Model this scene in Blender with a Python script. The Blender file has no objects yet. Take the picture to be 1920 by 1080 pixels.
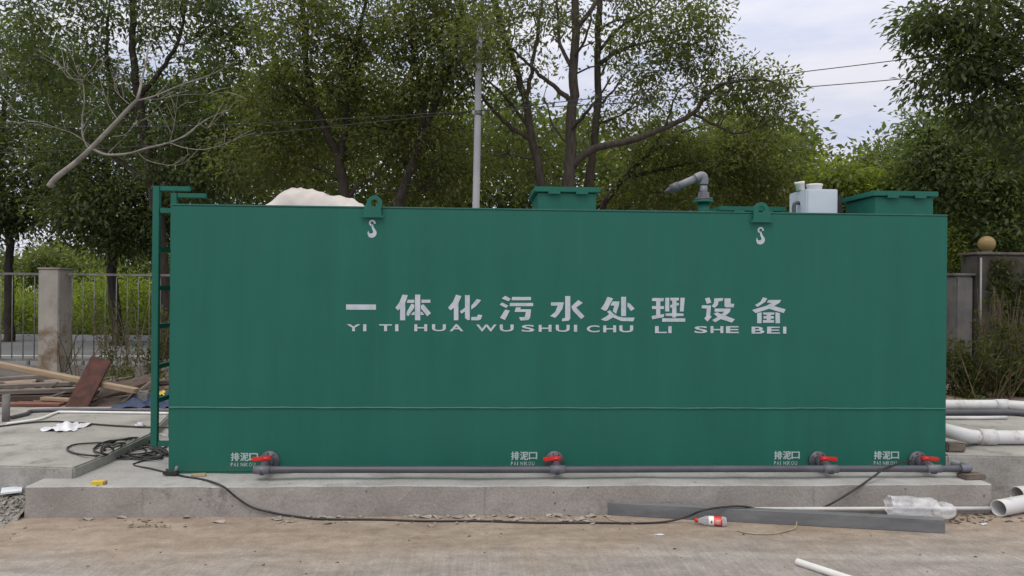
import bpy, bmesh, math, random
import numpy as np
from mathutils import Vector, Matrix

scene = bpy.context.scene
col = scene.collection
R = math.radians

# ------------------------------------------------------------------ camera
CAM = Vector((2.34967, -5.84573, 1.65165))
YAW, PITCH, ROLL, FPX = -0.0474742, 0.00118870, 0.00897651, 1400.0
FW = Vector((-math.sin(YAW) * math.cos(PITCH), math.cos(YAW) * math.cos(PITCH), math.sin(PITCH)))
RT0 = Vector((math.cos(YAW), math.sin(YAW), 0))
UP0 = RT0.cross(FW)
RT = RT0 * math.cos(ROLL) + UP0 * math.sin(ROLL)
UP = UP0 * math.cos(ROLL) - RT0 * math.sin(ROLL)
cam_data = bpy.data.cameras.new('camera')
cam = bpy.data.objects.new('camera', cam_data)
col.objects.link(cam)
m = Matrix((RT, UP, -FW)).transposed().to_4x4()
m.translation = CAM
cam.matrix_world = m
cam_data.sensor_fit = 'HORIZONTAL'
cam_data.sensor_width = 36.0
cam_data.lens = 36.0 * FPX / 1920.0
cam_data.clip_start = 0.05
cam_data.clip_end = 1000
scene.camera = cam

# ------------------------------------------------------------------ world, sun, exposure
SUN_EL, SUN_AZ = R(62), R(200)
w = bpy.data.worlds.new('World')
scene.world = w
w.use_nodes = True
nt = w.node_tree
nt.nodes.clear()
def N(t, **kw):
    n = nt.nodes.new(t)
    for k, v in kw.items():
        setattr(n, k, v)
    return n
out = N('ShaderNodeOutputWorld'); bg = N('ShaderNodeBackground')
sky = N('ShaderNodeTexSky', sky_type='NISHITA', sun_disc=False)
sky.sun_elevation = SUN_EL; sky.sun_rotation = SUN_AZ
tc = N('ShaderNodeTexCoord')
sep = N('ShaderNodeSeparateXYZ')
nt.links.new(tc.outputs['Generated'], sep.inputs[0])
mp = N('ShaderNodeMapping'); mp.inputs['Scale'].default_value = (1.0, 1.0, 4.0)
nt.links.new(tc.outputs['Generated'], mp.inputs[0])
nz = N('ShaderNodeTexNoise'); nz.inputs['Scale'].default_value = 3.2; nz.inputs['Detail'].default_value = 7; nz.inputs['Roughness'].default_value = 0.55
nt.links.new(mp.outputs[0], nz.inputs[0])
cr = N('ShaderNodeValToRGB')
cr.color_ramp.elements[0].position = 0.40; cr.color_ramp.elements[0].color = (0.535, 0.575, 0.735, 1)
cr.color_ramp.elements[1].position = 0.62; cr.color_ramp.elements[1].color = (0.745, 0.74, 0.80, 1)
nt.links.new(nz.outputs[0], cr.inputs[0])
el = N('ShaderNodeMapRange'); el.inputs['From Min'].default_value = 0.25; el.inputs['From Max'].default_value = 1.0
el.inputs['To Min'].default_value = 11.6; el.inputs['To Max'].default_value = 25.0
nt.links.new(sep.outputs[2], el.inputs[0])
wz = N('ShaderNodeMapRange'); wz.inputs['From Min'].default_value = 0.3; wz.inputs['From Max'].default_value = 0.7
nt.links.new(sep.outputs[2], wz.inputs[0])
wmix = N('ShaderNodeMixRGB'); wmix.inputs[2].default_value = (0.70, 0.685, 0.665, 1)      # the overcast is whiter overhead
nt.links.new(wz.outputs[0], wmix.inputs[0]); nt.links.new(cr.outputs[0], wmix.inputs[1])
vm = N('ShaderNodeVectorMath', operation='SCALE')
nt.links.new(wmix.outputs[0], vm.inputs[0]); nt.links.new(el.outputs[0], vm.inputs['Scale'])
mx = N('ShaderNodeMixRGB'); mx.inputs[0].default_value = 0.93
nt.links.new(sky.outputs[0], mx.inputs[1]); nt.links.new(vm.outputs[0], mx.inputs[2])
nt.links.new(mx.outputs[0], bg.inputs[0]); bg.inputs[1].default_value = 0.1
nt.links.new(bg.outputs[0], out.inputs[0])

sd = bpy.data.lights.new('sun', 'SUN'); sd.energy = 0.9; sd.angle = R(25); sd.color = (1.0, 0.95, 0.88)
so = bpy.data.objects.new('sun', sd); col.objects.link(so)
so.rotation_euler = (R(28), 0, R(-20))
scene.view_settings.view_transform = 'Standard'
scene.view_settings.look = 'None'
scene.view_settings.exposure = 0.0
scene.view_settings.gamma = 1.0

# ------------------------------------------------------------------ pixel helpers (photo pixels 1920x1080 -> world)
def ray(x, y):
    return (FW + RT * ((x - 960) / FPX) - UP * ((y - 540) / FPX))
def gp(x, y, z=0.0):
    d = ray(x, y); return CAM + d * ((z - CAM.z) / d.z)
def yp(x, y, Y):
    d = ray(x, y); return CAM + d * ((Y - CAM.y) / d.y)
def pd(x, y, d):
    return CAM + ray(x, y) * d

# ------------------------------------------------------------------ object helpers
def tag(o, label, cat, group=None, kind=None):
    if label: o['label'] = label
    if cat: o['category'] = cat
    if group: o['group'] = group
    if kind: o['kind'] = kind
    return o
def thing(name, label, cat, loc=(0, 0, 0), group=None):
    o = bpy.data.objects.new(name, None); col.objects.link(o)
    o.location = loc; o.empty_display_size = 0.1
    return tag(o, label, cat, group)
def link(name, me, mat, parent=None):
    o = bpy.data.objects.new(name, me); col.objects.link(o)
    if mat and not me.materials: me.materials.append(mat)
    if parent:
        o.parent = parent
        o.matrix_parent_inverse = Matrix.Translation(-_wloc(parent))
    return o
def _wloc(p):
    v = Vector((0, 0, 0)) if p.type != 'EMPTY' else Vector(p.location)
    return v
class MB:
    def __init__(s): s.v = []; s.f = []; s.sm = []
    def add(s, vs, fs, smooth=False):
        b = len(s.v); s.v += [tuple(v) for v in vs]
        for f in fs: s.f.append([b + i for i in f]); s.sm.append(smooth)
        return s
    def box(s, c, size, rot=None):
        x, y, z = size[0] / 2, size[1] / 2, size[2] / 2
        vs = [Vector((a * x, b * y, d * z)) for d in (-1, 1) for b in (-1, 1) for a in (-1, 1)]
        if rot: vs = [rot @ v for v in vs]
        vs = [v + Vector(c) for v in vs]
        return s.add(vs, [(0, 2, 3, 1), (4, 5, 7, 6), (0, 1, 5, 4), (2, 6, 7, 3), (0, 4, 6, 2), (1, 3, 7, 5)])
    def mm(s, a, b):
        return s.box([(a[i] + b[i]) / 2 for i in range(3)], [abs(b[i] - a[i]) for i in range(3)])
    def hexa(s, lo, hi):      # two quads (4 pts each, same winding, ccw from above)
        return s.add(list(lo) + list(hi), [(3, 2, 1, 0), (4, 5, 6, 7), (0, 1, 5, 4), (1, 2, 6, 5), (2, 3, 7, 6), (3, 0, 4, 7)])
    def tube(s, pts, r, n=8, caps=True, smooth=True):
        pts = [Vector(p) for p in pts]
        k = len(pts)
        rs = list(r) if hasattr(r, '__len__') else [r] * k
        ref = None; vs = []
        for i in range(k):
            t = (pts[min(i + 1, k - 1)] - pts[max(i - 1, 0)])
            t = t.normalized() if t.length > 1e-9 else Vector((0, 0, 1))
            if ref is None:
                ref = t.orthogonal().normalized()
            ref = (ref - t * ref.dot(t))
            ref = ref.normalized() if ref.length > 1e-6 else t.orthogonal().normalized()
            bn = t.cross(ref)
            for j in range(n):
                a = 2 * math.pi * j / n
                vs.append(pts[i] + (ref * math.cos(a) + bn * math.sin(a)) * rs[i])
        fs = []
        for i in range(k - 1):
            for j in range(n):
                fs.append((i * n + j, i * n + (j + 1) % n, (i + 1) * n + (j + 1) % n, (i + 1) * n + j))
        s.add(vs, fs, smooth)
        if caps:
            b = len(s.v) - k * n
            s.f.append([b + j for j in range(n)][::-1]); s.sm.append(False)
            s.f.append([b + (k - 1) * n + j for j in range(n)]); s.sm.append(False)
        return s
    def bar(s, a, b, wd, th, up=(0, 0, 1)):
        a = Vector(a); b = Vector(b); t = (b - a); L = t.length; t.normalize()
        u = Vector(up); sd_ = t.cross(u)
        if sd_.length < 1e-4: sd_ = t.cross(Vector((0, 1, 0)))
        sd_.normalize(); u = sd_.cross(t)
        rot = Matrix((t, sd_, u)).transposed()
        return s.box((a + b) / 2, (L, wd, th), rot)
    def lathe(s, prof, a, axis, n=24, smooth=True, caps=True):   # prof: (distance along axis, radius)
        a = Vector(a); t = Vector(axis).normalized(); u = t.orthogonal().normalized(); b = t.cross(u)
        vs = []
        for h, r in prof:
            for j in range(n):
                q = 2 * math.pi * j / n
                vs.append(a + t * h + (u * math.cos(q) + b * math.sin(q)) * r)
        fs = []
        for i in range(len(prof) - 1):
            for j in range(n):
                fs.append((i * n + j, i * n + (j + 1) % n, (i + 1) * n + (j + 1) % n, (i + 1) * n + j))
        k = len(prof)
        s.add(vs, fs, smooth)
        if caps:
            base = len(s.v) - k * n
            s.f.append([base + j for j in range(n)][::-1]); s.sm.append(False)
            s.f.append([base + (k - 1) * n + j for j in range(n)]); s.sm.append(False)
        return s
    def build(s, name, mat, parent=None, bevel=0, seg=2):
        me = bpy.data.meshes.new(name)
        me.from_pydata(s.v, [], s.f)
        me.polygons.foreach_set('use_smooth', s.sm)
        me.update()
        if bevel:
            bm = bmesh.new(); bm.from_mesh(me)
            bmesh.ops.remove_doubles(bm, verts=bm.verts, dist=1e-5)
            es = [e for e in bm.edges if len(e.link_faces) == 2 and e.calc_face_angle(0) > 0.5]
            bmesh.ops.bevel(bm, geom=es, offset=bevel, segments=seg, affect='EDGES', clamp_overlap=True)
            bm.to_mesh(me); bm.free()
        return link(name, me, mat, parent)
def spline(pts, n=6):
    P = [Vector(p) for p in pts]; out_ = []
    for i in range(len(P) - 1):
        p0, p1, p2, p3 = P[max(i - 1, 0)], P[i], P[i + 1], P[min(i + 2, len(P) - 1)]
        for k in range(n):
            t = k / n
            out_.append(0.5 * ((2 * p1) + (p2 - p0) * t + (2 * p0 - 5 * p1 + 4 * p2 - p3) * t * t + (3 * p1 - p0 - 3 * p2 + p3) * t ** 3))
    out_.append(P[-1]); return out_
def lerp_list(a, b, n): return [a + (b - a) * i / (n - 1) for i in range(n)]

# ------------------------------------------------------------------ materials
def mat_base(name):
    mt = bpy.data.materials.new(name); mt.use_nodes = True
    t = mt.node_tree; b = t.nodes['Principled BSDF']
    return mt, t, b
def nn(t, ty, ins=None, **kw):
    n = t.nodes.new(ty)
    for k, v in kw.items(): setattr(n, k, v)
    for k, v in (ins or {}).items(): n.inputs[k].default_value = v
    return n
def mottled(name, c1, c2, scale=6, rough=0.7, detail=6, bump=0.0, bscale=60, stretch=(1, 1, 1), spots=None, spot_scale=3, metallic=0.0, spec=0.5, lo=0.35, hi=0.65, rvar=0.0, spot_lo=0.58, spot_hi=0.68):
    mt, t, b = mat_base(name)
    tc_ = nn(t, 'ShaderNodeTexCoord'); mp_ = nn(t, 'ShaderNodeMapping', {'Scale': stretch})
    t.links.new(tc_.outputs['Object'], mp_.inputs[0])
    n1 = nn(t, 'ShaderNodeTexNoise', {'Scale': scale, 'Detail': detail, 'Roughness': 0.6})
    t.links.new(mp_.outputs[0], n1.inputs[0])
    mr = nn(t, 'ShaderNodeMapRange', {'From Min': lo, 'From Max': hi}); t.links.new(n1.outputs[0], mr.inputs[0])
    mix = nn(t, 'ShaderNodeMixRGB', {1: (*c1, 1), 2: (*c2, 1)}); t.links.new(mr.outputs[0], mix.inputs[0])
    last = mix.outputs[0]
    if spots:
        n2 = nn(t, 'ShaderNodeTexNoise', {'Scale': spot_scale, 'Detail': 8, 'Roughness': 0.7}); t.links.new(mp_.outputs[0], n2.inputs[0])
        r2 = nn(t, 'ShaderNodeMapRange', {'From Min': spot_lo, 'From Max': spot_hi}); t.links.new(n2.outputs[0], r2.inputs[0])
        m2 = nn(t, 'ShaderNodeMixRGB', {2: (*spots, 1)}); t.links.new(last, m2.inputs[1]); t.links.new(r2.outputs[0], m2.inputs[0])
        last = m2.outputs[0]
    t.links.new(last, b.inputs['Base Color'])
    b.inputs['Roughness'].default_value = rough; b.inputs['Metallic'].default_value = metallic
    b.inputs['Specular IOR Level'].default_value = spec
    if rvar:
        rr = nn(t, 'ShaderNodeMapRange', {'From Min': 0.3, 'From Max': 0.7, 'To Min': rough - rvar, 'To Max': rough + rvar})
        t.links.new(n1.outputs[0], rr.inputs[0]); t.links.new(rr.outputs[0], b.inputs['Roughness'])
    if bump:
        n3 = nn(t, 'ShaderNodeTexNoise', {'Scale': bscale, 'Detail': 5}); t.links.new(mp_.outputs[0], n3.inputs[0])
        bp = nn(t, 'ShaderNodeBump', {'Strength': bump, 'Distance': 0.01}); t.links.new(n3.outputs[0], bp.inputs['Height'])
        t.links.new(bp.outputs[0], b.inputs['Normal'])
    return mt
def weather(mt, pore=13, joint=True):
    t = mt.node_tree; b = t.nodes['Principled BSDF']; src = b.inputs['Base Color'].links[0].from_socket
    tc_ = nn(t, 'ShaderNodeTexCoord')
    vo = nn(t, 'ShaderNodeTexVoronoi', {'Scale': pore, 'Randomness': 1.0}); t.links.new(tc_.outputs['Object'], vo.inputs['Vector'])
    pn = nn(t, 'ShaderNodeTexNoise', {'Scale': 3.0, 'Detail': 2}); t.links.new(tc_.outputs['Object'], pn.inputs[0])
    th = nn(t, 'ShaderNodeMapRange', {'From Min': 0.45, 'From Max': 0.7, 'To Min': 0.02, 'To Max': 0.17}); t.links.new(pn.outputs[0], th.inputs[0])
    lt = nn(t, 'ShaderNodeMath', operation='LESS_THAN'); t.links.new(vo.outputs['Distance'], lt.inputs[0]); t.links.new(th.outputs[0], lt.inputs[1])
    mk = nn(t, 'ShaderNodeMath', {1: 0.75}, operation='MULTIPLY'); t.links.new(lt.outputs[0], mk.inputs[0])
    mA = nn(t, 'ShaderNodeMixRGB', {2: (0.09, 0.08, 0.072, 1)}); t.links.new(src, mA.inputs[1]); t.links.new(mk.outputs[0], mA.inputs[0])
    last = mA.outputs[0]
    # blotches of spilled slurry and fine grain
    fg = nn(t, 'ShaderNodeTexNoise', {'Scale': 60, 'Detail': 6, 'Roughness': 0.75}); t.links.new(tc_.outputs['Object'], fg.inputs[0])
    fr_ = nn(t, 'ShaderNodeMapRange', {'From Min': 0.3, 'From Max': 0.7, 'To Min': 0.78, 'To Max': 1.2}); t.links.new(fg.outputs[0], fr_.inputs[0])
    vm_ = nn(t, 'ShaderNodeVectorMath', operation='SCALE'); t.links.new(last, vm_.inputs[0]); t.links.new(fr_.outputs[0], vm_.inputs['Scale']); last = vm_.outputs[0]
    if joint:
        sp = nn(t, 'ShaderNodeSeparateXYZ'); t.links.new(tc_.outputs['Object'], sp.inputs[0])
        jn = nn(t, 'ShaderNodeTexNoise', {'Scale': 6, 'Detail': 3}); t.links.new(tc_.outputs['Object'], jn.inputs[0])
        jm = nn(t, 'ShaderNodeMath', {1: 0.035}, operation='MULTIPLY'); t.links.new(jn.outputs[0], jm.inputs[0])
        ja = nn(t, 'ShaderNodeMath', operation='ADD'); t.links.new(sp.outputs[0], ja.inputs[0]); t.links.new(jm.outputs[0], ja.inputs[1])
        jf = nn(t, 'ShaderNodeMath', {1: 1.22}, operation='PINGPONG'); t.links.new(ja.outputs[0], jf.inputs[0])
        jr = nn(t, 'ShaderNodeMapRange', {'From Min': 0.0, 'From Max': 0.014, 'To Min': 0.28, 'To Max': 0.0}); t.links.new(jf.outputs[0], jr.inputs[0])
        mB = nn(t, 'ShaderNodeMixRGB', {2: (0.10, 0.09, 0.08, 1)}); t.links.new(last, mB.inputs[1]); t.links.new(jr.outputs[0], mB.inputs[0]); last = mB.outputs[0]
    t.links.new(last, b.inputs['Base Color'])
    return mt
def leaf_mat(name, dark, light, warm, trans=0.35):
    mt, t, b = mat_base(name)
    at = nn(t, 'ShaderNodeAttribute', attribute_name='tint')
    rp = nn(t, 'ShaderNodeValToRGB')
    e = rp.color_ramp.elements
    e[0].position = 0.0; e[0].color = (*dark, 1)
    e[1].position = 0.75; e[1].color = (*light, 1)
    x = e.new(1.0); x.color = (*warm, 1)
    t.links.new(at.outputs['Fac'], rp.inputs[0])
    t.links.new(rp.outputs[0], b.inputs['Base Color'])
    b.inputs['Roughness'].default_value = 0.48
    b.inputs['Specular IOR Level'].default_value = 0.38
    tr = nn(t, 'ShaderNodeBsdfTranslucent')
    sc = nn(t, 'ShaderNodeMixRGB', {0: 1.0, 2: (1.9, 2.0, 0.8, 1)}, blend_type='MULTIPLY'); t.links.new(rp.outputs[0], sc.inputs[1])
    t.links.new(sc.outputs[0], tr.inputs[0])
    ms = nn(t, 'ShaderNodeMixShader', {0: trans})
    o = t.nodes['Material Output']
    t.links.new(b.outputs[0], ms.inputs[1]); t.links.new(tr.outputs[0], ms.inputs[2]); t.links.new(ms.outputs[0], o.inputs[0])
    return mt

M = {}
# green enamel with faint vertical roller streaks and dust
def green_paint():
    mt, t, b = mat_base('green_enamel')
    tc_ = nn(t, 'ShaderNodeTexCoord')
    mp_ = nn(t, 'ShaderNodeMapping', {'Scale': (1.6, 1.6, 0.18)}); t.links.new(tc_.outputs['Object'], mp_.inputs[0])
    n1 = nn(t, 'ShaderNodeTexNoise', {'Scale': 3.0, 'Detail': 8, 'Roughness': 0.65}); t.links.new(mp_.outputs[0], n1.inputs[0])
    n2 = nn(t, 'ShaderNodeTexNoise', {'Scale': 0.9, 'Detail': 3}); t.links.new(tc_.outputs['Object'], n2.inputs[0])
    r1 = nn(t, 'ShaderNodeMapRange', {'From Min': 0.3, 'From Max': 0.7}); t.links.new(n1.outputs[0], r1.inputs[0])
    mix = nn(t, 'ShaderNodeMixRGB', {1: (0.0110, 0.112, 0.079, 1), 2: (0.0140, 0.132, 0.094, 1)}); t.links.new(r1.outputs[0], mix.inputs[0])
    r2 = nn(t, 'ShaderNodeMapRange', {'From Min': 0.4, 'From Max': 0.75, 'To Max': 0.45}); t.links.new(n2.outputs[0], r2.inputs[0])
    m2 = nn(t, 'ShaderNodeMixRGB', {2: (0.016, 0.124, 0.097, 1)}); t.links.new(mix.outputs[0], m2.inputs[1]); t.links.new(r2.outputs[0], m2.inputs[0])
    # fine dust specks
    n3 = nn(t, 'ShaderNodeTexNoise', {'Scale': 38, 'Detail': 3}); t.links.new(tc_.outputs['Object'], n3.inputs[0])
    r3 = nn(t, 'ShaderNodeMapRange', {'From Min': 0.68, 'From Max': 0.8, 'To Max': 0.12}); t.links.new(n3.outputs[0], r3.inputs[0])
    m3 = nn(t, 'ShaderNodeMixRGB', {2: (0.16, 0.2, 0.17, 1)}); t.links.new(m2.outputs[0], m3.inputs[1]); t.links.new(r3.outputs[0], m3.inputs[0])
    t.links.new(m3.outputs[0], b.inputs['Base Color'])
    sp = nn(t, 'ShaderNodeSeparateXYZ'); t.links.new(tc_.outputs['Object'], sp.inputs[0])
    n6 = nn(t, 'ShaderNodeTexNoise', {'Scale': 9, 'Detail': 8, 'Roughness': 0.7}); t.links.new(tc_.outputs['Object'], n6.inputs[0])
    za_ = nn(t, 'ShaderNodeMath', {1: -3.2}, operation='MULTIPLY'); t.links.new(sp.outputs[2], za_.inputs[0])
    zb__ = nn(t, 'ShaderNodeMath', operation='ADD'); t.links.new(za_.outputs[0], zb__.inputs[0]); t.links.new(n6.outputs[0], zb__.inputs[1])
    r6 = nn(t, 'ShaderNodeMapRange', {'From Min': -.42, 'From Max': .05, 'To Max': 0.34}); t.links.new(zb__.outputs[0], r6.inputs[0])
    m6 = nn(t, 'ShaderNodeMixRGB', {2: (0.13, 0.14, 0.115, 1)}); t.links.new(m3.outputs[0], m6.inputs[1]); t.links.new(r6.outputs[0], m6.inputs[0])
    # pale runs down the paint
    mp7 = nn(t, 'ShaderNodeMapping', {'Scale': (9, 9, 0.22)}); t.links.new(tc_.outputs['Object'], mp7.inputs[0])
    n7 = nn(t, 'ShaderNodeTexNoise', {'Scale': 1.6, 'Detail': 6, 'Roughness': 0.7}); t.links.new(mp7.outputs[0], n7.inputs[0])
    r7 = nn(t, 'ShaderNodeMapRange', {'From Min': 0.56, 'From Max': 0.75, 'To Max': 0.22}); t.links.new(n7.outputs[0], r7.inputs[0])
    m7 = nn(t, 'ShaderNodeMixRGB', {2: (0.032, 0.150, 0.120, 1)}); t.links.new(m6.outputs[0], m7.inputs[1]); t.links.new(r7.outputs[0], m7.inputs[0])
    t.links.new(m7.outputs[0], b.inputs['Base Color'])
    b.inputs['Roughness'].default_value = 0.5; b.inputs['Specular IOR Level'].default_value = 0.3
    # plate waviness
    n4 = nn(t, 'ShaderNodeTexNoise', {'Scale': 1.4, 'Detail': 2}); t.links.new(tc_.outputs['Object'], n4.inputs[0])
    bp = nn(t, 'ShaderNodeBump', {'Strength': 0.25, 'Distance': 0.05}); t.links.new(n4.outputs[0], bp.inputs['Height'])
    n5 = nn(t, 'ShaderNodeTexNoise', {'Scale': 120, 'Detail': 2}); t.links.new(tc_.outputs['Object'], n5.inputs[0])
    bp2 = nn(t, 'ShaderNodeBump', {'Strength': 0.08, 'Distance': 0.003}); t.links.new(n5.outputs[0], bp2.inputs['Height']); t.links.new(bp.outputs[0], bp2.inputs['Normal'])
    t.links.new(bp2.outputs[0], b.inputs['Normal'])
    return mt
M['green'] = green_paint()
M['green_edge'] = mottled('green_edge_highlight', (0.020, 0.135, 0.100), (0.038, 0.175, 0.135), scale=12, rough=0.45)  # lighter green paints in the highlight along top rim and weld seam
M['stencil'] = mottled('stencil_paint', (0.42, 0.47, 0.52), (0.55, 0.58, 0.62), scale=14, rough=0.6, bump=0.05)
M['stencil_small'] = mottled('stencil_paint_faded', (0.32, 0.42, 0.40), (0.46, 0.52, 0.52), scale=30, rough=0.6)
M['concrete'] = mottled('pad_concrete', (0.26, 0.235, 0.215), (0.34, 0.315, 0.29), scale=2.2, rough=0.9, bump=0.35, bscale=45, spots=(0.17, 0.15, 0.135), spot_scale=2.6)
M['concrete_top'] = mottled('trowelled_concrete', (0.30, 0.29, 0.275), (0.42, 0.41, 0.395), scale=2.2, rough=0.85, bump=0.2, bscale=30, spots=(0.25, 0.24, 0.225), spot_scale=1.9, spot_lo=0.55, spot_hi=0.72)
M['platform'] = mottled('platform_concrete', (0.26, 0.25, 0.228), (0.37, 0.355, 0.33), scale=2.4, rough=0.9, bump=0.35, bscale=35, spots=(0.17, 0.155, 0.135), spot_scale=2.8, spot_lo=.54, spot_hi=.70)
weather(M['concrete']); weather(M['concrete_top'], 9, False); weather(M['platform'], 8, False)
M['coping'] = mottled('old_coping', (0.13, 0.115, 0.095), (0.23, 0.205, 0.175), scale=5, rough=0.95, bump=0.6, bscale=30, spots=(0.06, 0.06, 0.04), spot_scale=5)
M['pillar'] = mottled('stained_pillar', (0.25, 0.235, 0.205), (0.35, 0.33, 0.295), scale=1.8, rough=0.95, bump=0.4, bscale=30, spots=(0.16, 0.115, 0.07), spot_scale=1.5, spot_lo=.52, spot_hi=.64)
M['oldwall'] = mottled('mossy_wall', (0.050, 0.045, 0.036), (0.105, 0.096, 0.080), scale=2.5, rough=0.95, bump=0.6, bscale=25, spots=(0.025, 0.035, 0.016), spot_scale=1.8)
M['greyst'] = mottled('weathered_stone', (0.15, 0.145, 0.14), (0.24, 0.23, 0.215), scale=3, rough=0.95, bump=0.5, bscale=30, spots=(0.09, 0.085, 0.07))
M['gpvc'] = mottled('grey_pvc', (0.065, 0.065, 0.08), (0.09, 0.09, 0.108), scale=5, rough=0.42, rvar=0.08, spots=(0.15, 0.13, 0.115), spot_scale=7, spot_lo=.6, spot_hi=.8)
M['mpvc'] = mottled('mid_grey_pvc', (0.11, 0.11, 0.13), (0.15, 0.15, 0.175), scale=6, rough=0.45, spots=(0.19, 0.17, 0.15), spot_scale=6)
M['lpvc'] = mottled('pale_grey_pvc', (0.14, 0.145, 0.17), (0.20, 0.205, 0.23), scale=7, rough=0.42)
M['wpvc'] = mottled('white_pvc', (0.55, 0.55, 0.55), (0.68, 0.67, 0.66), scale=4, rough=0.45, spots=(0.38, 0.35, 0.31), spot_scale=5)
M['wplastic'] = mottled('white_plastic', (0.7, 0.69, 0.66), (0.8, 0.79, 0.76), scale=6, rough=0.5)
M['cabinet'] = mottled('pale_enamel_cabinet', (0.52, 0.56, 0.64), (0.58, 0.62, 0.69), scale=3, rough=0.4, spots=(0.42, 0.42, 0.44), spot_scale=4)
M['red'] = mottled('red_plastic', (0.55, 0.015, 0.012), (0.68, 0.03, 0.02), scale=12, rough=0.35)
M['black'] = mottled('black_rubber', (0.014, 0.014, 0.015), (0.028, 0.027, 0.026), scale=20, rough=0.55)
M['steel'] = mottled('dull_steel', (0.13, 0.135, 0.14), (0.20, 0.205, 0.21), scale=2, rough=0.5, stretch=(1, 6, 6), spots=(0.12, 0.08, 0.05), spot_scale=2.5, spot_lo=0.62, spot_hi=0.76, metallic=0.1)
M['steel_top'] = mottled('rusty_end', (0.10, 0.075, 0.055), (0.18, 0.15, 0.12), scale=20, rough=0.7)
M['rust'] = mottled('rusty_board', (0.038, 0.016, 0.012), (0.095, 0.033, 0.021), scale=9, rough=0.85, bump=0.3, spots=(0.24, 0.19, 0.165), spot_scale=3.2, spot_lo=0.6, spot_hi=0.75)
M['wood_new'] = mottled('pale_timber', (0.27, 0.19, 0.12), (0.38, 0.285, 0.195), scale=3, rough=0.85, stretch=(1, 9, 9), bump=0.2)
M['wood_old'] = mottled('grey_timber', (0.13, 0.105, 0.085), (0.24, 0.205, 0.175), scale=3, rough=0.9, stretch=(1, 8, 8), bump=0.3)
M['wood_dark'] = mottled('dark_timber', (0.05, 0.035, 0.027), (0.11, 0.08, 0.06), scale=3, rough=0.9, stretch=(1, 8, 8), bump=0.3)
M['wood_red'] = mottled('red_brown_board', (0.16, 0.06, 0.04), (0.24, 0.11, 0.08), scale=4, rough=0.85, stretch=(1, 5, 5))
M['brick'] = mottled('old_brick', (0.10, 0.075, 0.06), (0.17, 0.14, 0.115), scale=9, rough=0.95, bump=0.6, bscale=50)
M['bark'] = mottled('dark_bark', (0.022, 0.017, 0.013), (0.055, 0.044, 0.034), scale=5, rough=0.95, stretch=(4, 4, 1), bump=0.6, bscale=18)
M['bark_mid'] = mottled('brown_bark', (0.030, 0.024, 0.018), (0.068, 0.055, 0.042), scale=5, rough=0.95, stretch=(4, 4, 1), bump=0.6, bscale=18)
M['bark_pale'] = mottled('pale_peeled_bark', (0.16, 0.145, 0.125), (0.30, 0.275, 0.24), scale=6, rough=0.85, bump=0.3, spots=(0.10, 0.085, 0.07), spot_scale=5)
M['iron'] = mottled('weathered_fence_iron', (0.10, 0.10, 0.095), (0.20, 0.195, 0.18), scale=8, rough=0.7, spots=(0.10, 0.06, 0.04), spot_scale=6)
M['polemat'] = mottled('pole_concrete', (0.33, 0.33, 0.35), (0.42, 0.42, 0.44), scale=2, rough=0.9)
M['tarp'] = mottled('woven_sack', (0.43, 0.385, 0.36), (0.54, 0.49, 0.465), scale=3, rough=0.6, bump=0.5, bscale=12, spots=(0.44, 0.38, 0.35), spot_scale=5)
M['gold'] = mottled('weathered_gilt_ball', (0.24, 0.165, 0.06), (0.36, 0.26, 0.11), scale=4, rough=0.5, spots=(0.06, 0.05, 0.03), spot_scale=2.6)
M['yellow'] = mottled('yellow_card', (0.60, 0.42, 0.04), (0.68, 0.50, 0.07), scale=8, rough=0.6)
M['paper'] = mottled('pale_paper', (0.55, 0.60, 0.66), (0.68, 0.70, 0.74), scale=6, rough=0.8)
M['bagmat'] = mottled('white_bag_film', (0.62, 0.63, 0.68), (0.75, 0.75, 0.80), scale=7, rough=0.4, bump=0.3, bscale=20)
M['blue'] = mottled('blue_tarp', (0.012, 0.025, 0.07), (0.025, 0.05, 0.12), scale=8, rough=0.6)
M['stone'] = mottled('loose_stone', (0.20, 0.185, 0.165), (0.36, 0.34, 0.31), scale=9, rough=0.95)
M['chip'] = mottled('mortar_chips', (0.23, 0.195, 0.165), (0.42, 0.375, 0.33), scale=11, rough=0.95)
M['gravelbed'] = mottled('gravel_bed', (0.12, 0.105, 0.09), (0.30, 0.275, 0.25), scale=42, rough=0.95, bump=0.8, bscale=60, detail=8)
M['deadleaf'] = mottled('dead_leaves', (0.055, 0.04, 0.028), (0.13, 0.09, 0.055), scale=11, rough=0.9)
M['asphalt'] = mottled('road_asphalt', (0.13, 0.13, 0.135), (0.17, 0.17, 0.175), scale=0.6, rough=0.9, bump=0.2, bscale=50)
M['roadline'] = mottled('road_paint', (0.5, 0.5, 0.48), (0.65, 0.65, 0.62), scale=2, rough=0.8)
M['kerb'] = mottled('kerb_stone', (0.34, 0.34, 0.34), (0.42, 0.42, 0.42), scale=2, rough=0.9)
M['straw'] = mottled('dry_straw', (0.30, 0.24, 0.14), (0.44, 0.36, 0.24), scale=9, rough=0.9)
M['drystalk'] = mottled('dry_stalks', (0.10, 0.075, 0.045), (0.22, 0.165, 0.10), scale=6, rough=0.9)
M['wire'] = mottled('wire_black', (0.02, 0.02, 0.022), (0.03, 0.03, 0.032), scale=5, rough=0.6)
M['camphor'] = leaf_mat('camphor_leaves', (0.056, 0.069, 0.030), (0.140, 0.160, 0.064), (0.225, 0.21, 0.08), trans=0.5)
M['olive'] = leaf_mat('olive_leaves', (0.054, 0.068, 0.026), (0.138, 0.156, 0.054), (0.22, 0.20, 0.065), trans=0.5)
M['deep'] = leaf_mat('deep_green_leaves', (0.038, 0.055, 0.028), (0.097, 0.125, 0.055), (0.15, 0.165, 0.06), trans=0.5)
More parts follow.
